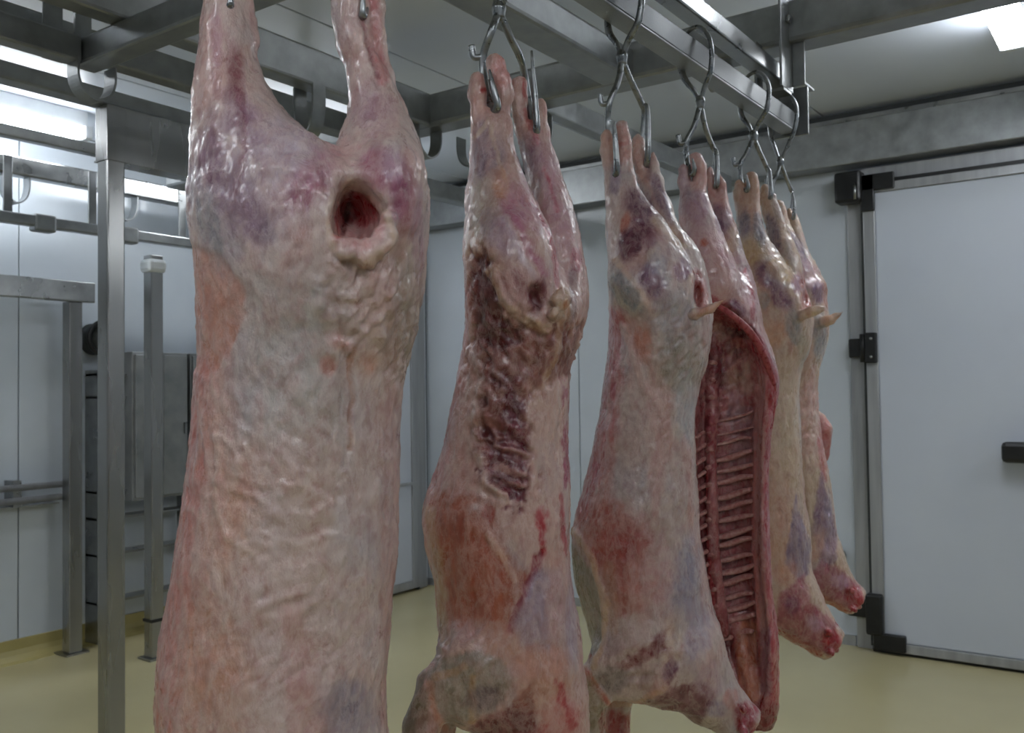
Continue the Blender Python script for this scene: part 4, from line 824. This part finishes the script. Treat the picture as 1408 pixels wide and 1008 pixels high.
B.add(B.cone([(956, 218, -.035, .0155), (961, 232, -.035, .0165), (963, 262, -.035, .0135)]), .005)
B.add(B.cone([(976, 235, .045, .0095), (977, 252, .045, .011), (981, 280, .045, .012)]), .005)
B.add(B.cone([(987, 242, .045, .007), (991, 254, .045, .012), (995, 285, .045, .011)]), .005)
B.cut(B.cone([(972, 290, -.085, .004), (985, 330, -.10, .006), (1010, 372, -.12, .008)]), .012)
# body cavity
B.cut(B.loft([(418, 958, 1000, -.12, .05), (440, 950, 1022, -.10, .085), (475, 950, 1040, -.09, .10), (520, 952, 1052, -.085, .105), (600, 953, 1050, -.08, .105), (700, 953, 1047, -.08, .11), (800, 958, 1050, -.08, .11), (860, 970, 1056, -.08, .10), (920, 990, 1057, -.075, .10), (965, 1014, 1055, -.08, .07), (985, 1025, 1048, -.08, .04)], 2.4), .012)
B.add(B.cone([(1046, 520, .005, .012), (1043, 640, -.005, .013), (1043, 760, -.005, .014), (1048, 860, -.01, .015), (1052, 930, -.01, .014)]), .012)
B.add(B.cone([(1015, 850, .03, .02), (1022, 900, .01, .022), (1034, 950, -.005, .022), (1046, 985, -.01, .022)]), .015)
B.add(B.cone([(980, 470, .01, .012), (978, 640, .0, .012), (982, 760, .0, .012), (995, 870, .0, .016)]), .01)
build_body(B, [
    ('E', 941, 260, 9, 34, 0, (150, 128, 146), dict(a=.5, t=.5)), ('E', 961, 240, 16, 24, 0, (222, 166, 154), dict(a=.6)), ('E', 990, 262, 14, 24, 0, (222, 160, 146), dict(a=.5)), ('E', 960, 285, 14, 20, 0, (186, 140, 164), dict(a=.6)),
    ('E', 993, 305, 11, 24, -20, (128, 92, 116), dict(a=.7, t=.4)), ('E', 970, 335, 24, 30, -20, (216, 170, 172), dict(a=.6)), ('E', 968, 334, 5, 5, 0, (196, 96, 72), dict(a=.8)), ('E', 1000, 345, 14, 34, -20, (220, 166, 176), dict(a=.5)), ('E', 1006, 330, 10, 20, 0, (222, 186, 152), dict(a=.6)),
    ('E', 1014, 425, 14, 9, 40, (118, 56, 92), dict(a=.8, t=.5)), ('E', 1030, 395, 14, 34, -8, (206, 150, 156), dict(a=.6)), ('S', [(1024, 370), (1034, 410), (1034, 440)], 3, (176, 56, 72), dict(a=.7)),
    ('P', [(925, 412), (975, 418), (1010, 440), (1035, 465), (1052, 500), (1062, 560), (1050, 700), (1058, 850), (1068, 1020), (1000, 1020), (960, 900), (930, 700)], (178, 98, 98), dict(a=.92, s=.25, n=.3, t=.9, front=1)),
    ('E', 1000, 470, 34, 40, 0, (120, 44, 54), dict(a=.7, s=.6, t=.8, front=1)), ('W', 1000, 530, 45, 100, 20, 90, .004),
    ('S', [(975, 412), (1005, 432), (1030, 455), (1048, 482), (1062, 520), (1065, 550)], 8, (160, 30, 44), dict(a=.9, s=.4, d=.003, t=.4)), ('S', [(1065, 540), (1058, 600), (1053, 700), (1057, 800), (1066, 880), (1067, 980)], [7, 5, 4, 4, 6, 8], (176, 58, 66), dict(a=.85, s=.4, t=.6)),
    ('S', [(1047, 520), (1043, 620), (1043, 740), (1048, 860)], 7, (196, 148, 142), dict(a=.8, s=.4)), ('S', [(1036, 600), (1032, 700), (1036, 800), (1040, 880)], 5, (212, 130, 126), dict(a=.8, holes=-.2)),
    ('E', 985, 455, 12, 18, 0, (216, 176, 166), dict(a=.8, n=1, t=1)), ('E', 1004, 492, 14, 22, 10, (206, 158, 150), dict(a=.75, n=1.1, t=1)), ('E', 1028, 520, 9, 30, 0, (210, 172, 158), dict(a=.75, n=1)), ('E', 990, 520, 10, 14, 0, (96, 26, 36), dict(a=.8, n=1)),
    ('E', 1012, 560, 14, 24, 0, (190, 150, 156), dict(a=.7, n=1)), ('E', 1028, 455, 10, 10, 0, (100, 20, 30), dict(a=.8, n=.8)), ('W', 1005, 480, 40, 60, 70, 60, .006),
    ('P', [(955, 440), (975, 440), (974, 640), (972, 760), (955, 740)], (132, 66, 70), dict(a=.7, holes=-.1)), ('S', [(990, 480), (985, 560), (985, 640)], 12, (150, 50, 66), dict(a=.6, holes=-.1)),
    ('P', [(1000, 560), (1035, 560), (1035, 640), (1005, 640)], (176, 148, 156), dict(a=.5)), ('E', 1010, 520, 16, 14, 0, (196, 160, 142), dict(a=.7, t=.6)), ('E', 1020, 470, 9, 6, 30, (200, 96, 84), dict(a=.7)),
    ('P', [(1020, 850), (1040, 855), (1040, 920), (1050, 985), (1035, 990), (1015, 930), (1010, 880)], (196, 128, 96), dict(a=.85, t=.7)), ('S', [(1052, 870), (1054, 950)], 7, (168, 118, 130), dict(a=.8)), ('E', 1048, 990, 26, 24, 0, (132, 20, 30), dict(a=.9, t=.6)), ('E', 990, 885, 20, 34, 0, (120, 36, 40), dict(a=.7, t=.5)),
], (212, 170, 166), 51, scale=.7, parent=c4)
# ribs across the back wall of the chest
for i in range(18):
    y0 = 572+i*17.4+2.5*math.sin(i*2.3); k = i/17; jt = 2.2*math.sin(i*1.7+.6)
    xl, xr = 983+9*k*k, 1034+3*k+jt; lift = 8+2*math.sin(i*3.1)
    pts = [(xl, y0+lift, .014), (xl+(xr-xl)*.33, y0+lift*.55, .018), (xl+(xr-xl)*.7, y0-1+jt*.5, .008), (xr, y0-6+2*(i % 3), -.014)]
    q = (.55 if i < 3 else 1)+.12*math.sin(i*4.4)
    part_tube(f4, 'rib', pts, [.007*q, .0115*q, .0108*q, .007*q], 'bone', c4, n=5, seg=8, flat=.7)
for i in range(13):
    y0 = 590+i*18
    part_tube(f4, 'rib', [(957+i*.6, y0+12, -.03), (965+i*.8, y0+6, .0), (976+i*.8, y0, .012)], [.005, .007, .006], 'bone', c4, n=4, seg=8, flat=.8)
part_tube(f4, 'backbone', [(981, 470, .004), (978, 560, .004), (976, 640, .004), (977, 740, .004), (982, 820, .004), (992, 890, .004)], [.008, .009, .010, .011, .011, .008], 'redflesh', c4, seg=10)
for i in range(15):
    y0 = 500+i*24; x = np.interp(y0, [470, 640, 740, 890], [981, 976, 977, 992])
    part_tube(f4, 'vertebra', [(x-5, y0, .0), (x, y0-2, -.008), (x+5, y0, .0)], [.005, .007, .005], 'bone', c4, n=3, seg=8)
part_tube(f4, 'cut_edge', [(978, 414, -.115), (1003, 431, -.118), (1028, 453, -.112), (1047, 482, -.095), (1061, 520, -.06), (1064, 548, -.035), (1060, 590, -.02)], [.004, .008, .009, .009, .008, .007, .004], 'redflesh', c4, seg=10)
hook(f4, 963, 140, [(955, 172, -.01), (944, 196, -.015), (945, 222, -.012), (951, 240, -.05), (955, 232, -.062), (952, 218, -.064)], [(970, 176, .02), (980, 202, .05), (984, 212, .062), (982, 246, .062), (985, 256, .03), (986, 240, .024), (985, 210, .028), (981, 204, .03)], 'steel hook above the carcass with the open belly', 1.0)

# ---------------------------------------------------------------- carcass 5
f5 = Frame(2.52, .93)
c5 = place(f5, 'fifth lamb carcass, yellowish tan, whose raw neck end points right below the pale flank')
B = Body(f5, .0055, (-.26, -.20, .42), (.30, .20, 1.92))
B.add(B.loft([(358, 1020, 1075, .045, .05), (379, 1012, 1098, .03, .085), (396, 1011, 1107, .02, .105), (414, 1012, 1114, .01, .12), (440, 1014, 1119, .01, .12), (460, 1016, 1117, .01, .115), (485, 1018, 1111, .01, .11), (503, 1019, 1103, .01, .108), (521, 1020, 1099, .01, .105), (560, 1020, 1098, .01, .105),
    (600, 1018, 1101, .01, .108), (653, 1014, 1104, .01, .112), (690, 1012, 1107, .01, .115), (728, 1014, 1113, .01, .115), (766, 1020, 1114, .01, .11), (803, 1032, 1114, .01, .105), (830, 1045, 1118, .0, .095), (855, 1060, 1125, .0, .08), (875, 1080, 1130, .0, .05)]), .01)
B.add(B.loft([(262, 1010, 1043, -.035, .012), (280, 1011, 1044, -.035, .02), (300, 1012, 1047, -.035, .03), (325, 1012, 1054, -.035, .045), (343, 1012, 1066, -.035, .055), (375, 1011, 1088, -.038, .078), (420, 1015, 1100, -.035, .078), (450, 1030, 1085, -.03, .04)]), .008)
B.add(B.loft([(268, 1046, 1066, .045, .012), (289, 1050, 1073, .045, .02), (307, 1052, 1080, .045, .03), (325, 1055, 1087, .045, .04), (343, 1058, 1097, .045, .05), (375, 1060, 1106, .045, .065), (420, 1065, 1105, .045, .06), (450, 1070, 1100, .045, .04)]), .006)
B.add(B.cone([(1016, 254, -.035, .0135), (1016, 268, -.035, .015), (1019, 288, -.035, .013)]), .005)
B.add(B.cone([(1033, 244, -.035, .0155), (1034, 258, -.035, .018), (1036, 285, -.035, .013)]), .005)
B.add(B.cone([(1052, 260, .045, .0135), (1052, 275, .045, .015), (1056, 300, .045, .013)]), .005)
B.add(B.cone([(1063, 270, .045, .010), (1064, 285, .045, .011), (1070, 305, .045, .010)]), .005)
B.cut(B.cone([(1050, 320, -.09, .004), (1078, 350, -.1, .006), (1105, 385, -.12, .007)]), .012)
B.cut(B.ell(1110, 403, -.09, .013, .08, .034, -8), .006)
B.add(B.cone([(1102, 434, -.09, .012), (1118, 428, -.10, .011), (1132, 424, -.10, .007)]), .006)
B.add(B.cone([(1085, 825, .0, .09), (1112, 856, -.0, .064), (1132, 877, 0, .050), (1138, 881, 0, .047)]), .03)
B.cut(B.ell(1160, 893, 0, .026, .06, .05, -35), .004)
B.add(B.cone([(1040, 800, -.05, .06), (1018, 850, -.05, .03), (1010, 920, -.04, .02)]), .02)
for i in range(9): B.add(B.ell(1072+i*7.5, 868+i*4.2, -.01+.01*(i % 2), .008, .02, .010), .006)
for i in range(9):
    a = i*.7; B.add(B.ell(1143+10*math.cos(a)*.8, 883+15*math.sin(a), -.03+.035*math.sin(i*1.9), .009+.003*math.sin(i*2.1), .014, .010), .006)
build_body(B, [
    ('E', 1025, 262, 18, 30, 0, (222, 176, 150), dict(a=.6)), ('E', 1024, 308, 8, 22, 0, (140, 124, 142), dict(a=.75, t=.5)), ('E', 1043, 318, 7, 24, -8, (128, 122, 138), dict(a=.75, t=.5)), ('E', 1065, 322, 8, 26, -18, (122, 104, 124), dict(a=.7)), ('E', 1032, 345, 16, 18, 0, (222, 186, 140), dict(a=.6)),
    ('E', 1054, 378, 14, 18, -30, (124, 80, 100), dict(a=.85, t=.5, s=.5)), ('E', 1073, 407, 11, 22, -32, (132, 86, 110), dict(a=.85, t=.5, s=.5)), ('E', 1096, 390, 8, 15, 0, (160, 104, 134), dict(a=.8)), ('E', 1074, 372, 20, 14, 40, (222, 180, 126), dict(a=.6)), ('E', 1050, 412, 8, 12, 0, (160, 158, 160), dict(a=.6)),
    ('E', 1109, 403, 9, 26, -4, (176, 84, 76), dict(a=.9, s=.3)), ('E', 1064, 460, 18, 18, 0, (220, 164, 132), dict(a=.6)), ('E', 1092, 450, 10, 24, -10, (158, 152, 154), dict(a=.7, t=.5)), ('E', 1116, 430, 10, 8, 0, (226, 196, 164), dict(a=.8)), ('E', 1105, 480, 8, 30, 0, (176, 160, 134), dict(a=.6)),
    ('E', 1085, 600, 14, 90, 0, (214, 190, 160), dict(a=.5)), ('E', 1070, 720, 24, 60, 0, (218, 172, 150), dict(a=.6)), ('P', [(1094, 680), (1098, 700), (1112, 740), (1113, 790), (1100, 800), (1080, 775)], (156, 132, 154), dict(a=.85, t=.6, s=.3)), ('E', 1083, 790, 14, 18, 0, (220, 160, 140), dict(a=.7)),
    ('P', [(1070, 820), (1105, 790), (1116, 830), (1150, 858), (1150, 900), (1100, 890), (1066, 868)], (170, 92, 100), dict(a=.85, t=.9, s=.4)), ('E', 1122, 858, 14, 10, 30, (214, 176, 190), dict(a=.6)), ('E', 1090, 835, 10, 12, 0, (136, 70, 96), dict(a=.7)), ('S', [(1070, 868), (1100, 884), (1125, 898)], 5, (176, 76, 60), dict(a=.8, t=.5)), ('E', 1143, 882, 12, 20, -10, (168, 28, 40), dict(a=.95, s=.3, t=.7)),
], (211, 179, 158), 67, scale=.6, parent=c5)
hook(f5, 1036, 186, [(1026, 212, -.01), (1018, 226, -.015), (1019, 250, -.012), (1026, 262, -.05), (1029, 256, -.06), (1026, 240, -.062)], [(1044, 208, .02), (1055, 232, .05), (1058, 240, .062), (1056, 264, .062), (1059, 272, .03), (1060, 262, .024), (1058, 236, .028), (1054, 230, .03)], 'steel hook over the yellowish carcass, last but one along the rail', 1.0)

# ---------------------------------------------------------------- carcass 6
f6 = Frame(2.76, .93)
c6 = place(f6, 'farthest lamb carcass at the end of the rail, raw neck end pointing right')
B = Body(f6, .0055, (-.26, -.20, .46), (.30, .20, 1.90))
B.add(B.loft([(360, 1070, 1115, .04, .05), (379, 1060, 1128, .03, .085), (396, 1056, 1137, .01, .115), (418, 1056, 1137, .01, .115), (440, 1058, 1140, .01, .115), (468, 1060, 1138, .01, .11), (485, 1061, 1133, .01, .108), (503, 1062, 1127, .01, .105), (521, 1062, 1124, .01, .10), (560, 1062, 1124, .01, .10),
    (600, 1060, 1130, .01, .105), (653, 1058, 1140, .01, .11), (690, 1058, 1145, .01, .11), (728, 1060, 1149, .01, .108), (766, 1068, 1148, .01, .10), (785, 1080, 1150, .0, .09), (803, 1095, 1153, .0, .075), (820, 1115, 1158, .0, .045)]), .01)
B.add(B.loft([(284, 1062, 1080, -.035, .012), (307, 1062, 1086, -.035, .025), (325, 1062, 1094, -.035, .038), (343, 1062, 1103, -.035, .05), (375, 1062, 1118, -.035, .062), (410, 1066, 1118, -.03, .06), (440, 1072, 1112, -.03, .04)]), .008)
B.add(B.loft([(300, 1083, 1097, .045, .012), (325, 1086, 1104, .045, .025), (343, 1088, 1110, .045, .035), (375, 1092, 1126, .045, .055), (410, 1096, 1130, .045, .06), (440, 1100, 1128, .045, .04)]), .006)
B.add(B.cone([(1071, 281, -.035, .014), (1072, 296, -.035, .014), (1076, 315, -.035, .013)]), .005)
B.add(B.cone([(1066, 290, -.035, .010), (1067, 310, -.035, .011)]), .005)
B.add(B.cone([(1085, 290, .045, .008), (1087, 305, .045, .011), (1090, 325, .045, .012)]), .005)
B.add(B.cone([(1092, 296, .045, .009), (1094, 310, .045, .010), (1098, 330, .045, .010)]), .005)
B.cut(B.ell(1137, 404, -.06, .010, .05, .024, -8), .008)
B.add(B.cone([(1130, 443, -.08, .016), (1142, 440, -.09, .012), (1150, 434, -.09, .007), (1158, 430, -.095, .003)]), .006)
B.add(B.cone([(1125, 574, .09, .018), (1134, 590, .09, .020), (1133, 625, .09, .014), (1128, 645, .08, .012)]), .008)
B.add(B.cone([(1125, 770, .0, .08), (1146, 800, 0, .058), (1166, 820, 0, .047), (1172, 823, 0, .045)]), .03)
B.cut(B.ell(1192, 832, 0, .026, .06, .05, -35), .004)
B.add(B.cone([(1090, 760, -.04, .06), (1075, 830, -.04, .03)]), .02)
for i in range(8): B.add(B.ell(1115+i*7.2, 815+i*3.4, -.01+.01*(i % 2), .008, .02, .009), .006)
for i in range(9):
    a = i*.7; B.add(B.ell(1175+9*math.cos(a)*.8, 825+14*math.sin(a), -.03+.035*math.sin(i*1.9), .009+.003*math.sin(i*2.1), .014, .010), .006)
build_body(B, [
    ('E', 1074, 292, 12, 20, 0, (216, 176, 156), dict(a=.6)), ('E', 1080, 330, 9, 20, -15, (130, 108, 128), dict(a=.75)), ('E', 1098, 345, 7, 26, -22, (112, 84, 112), dict(a=.8)), ('E', 1112, 378, 14, 22, -20, (186, 138, 150), dict(a=.7)), ('E', 1125, 403, 9, 14, 0, (132, 90, 122), dict(a=.85, t=.4)), ('E', 1137, 404, 6, 20, 0, (176, 96, 70), dict(a=.85)),
    ('E', 1140, 440, 14, 10, 0, (226, 186, 156), dict(a=.7)), ('E', 1127, 460, 9, 34, 0, (158, 154, 162), dict(a=.75, t=.5)), ('E', 1115, 580, 20, 60, 0, (212, 166, 158), dict(a=.6)), ('W', 1112, 560, 26, 70, 60, 70, .003), ('E', 1134, 610, 9, 44, 0, (196, 110, 108), dict(a=.75)),
    ('P', [(1128, 650), (1140, 690), (1149, 730), (1148, 770), (1130, 780), (1116, 730)], (142, 108, 132), dict(a=.8, t=.7, s=.4)), ('E', 1124, 750, 10, 24, 20, (222, 176, 156), dict(a=.75)), ('E', 1138, 700, 5, 30, 0, (178, 166, 180), dict(a=.5)),
    ('P', [(1112, 800), (1130, 770), (1150, 780), (1184, 806), (1184, 850), (1150, 840), (1112, 822)], (172, 100, 112), dict(a=.85, t=.9, s=.4)), ('E', 1155, 800, 14, 9, 30, (206, 170, 190), dict(a=.7)), ('S', [(1112, 815), (1140, 828), (1160, 840)], 5, (186, 96, 66), dict(a=.8)), ('E', 1175, 824, 11, 18, -10, (172, 34, 44), dict(a=.95, s=.3, t=.7)),
], (208, 180, 158), 83, scale=.6, parent=c6)
hook(f6, 1073, 222, [(1068, 240, -.01), (1062, 254, -.015), (1063, 284, -.012), (1070, 294, -.05), (1073, 284, -.055)], [(1080, 242, .02), (1088, 262, .05), (1090, 268, .058), (1088, 294, .058), (1091, 300, .03), (1092, 280, .026), (1089, 262, .03)], 'steel hook at the far end of the rail over the last carcass', .9)
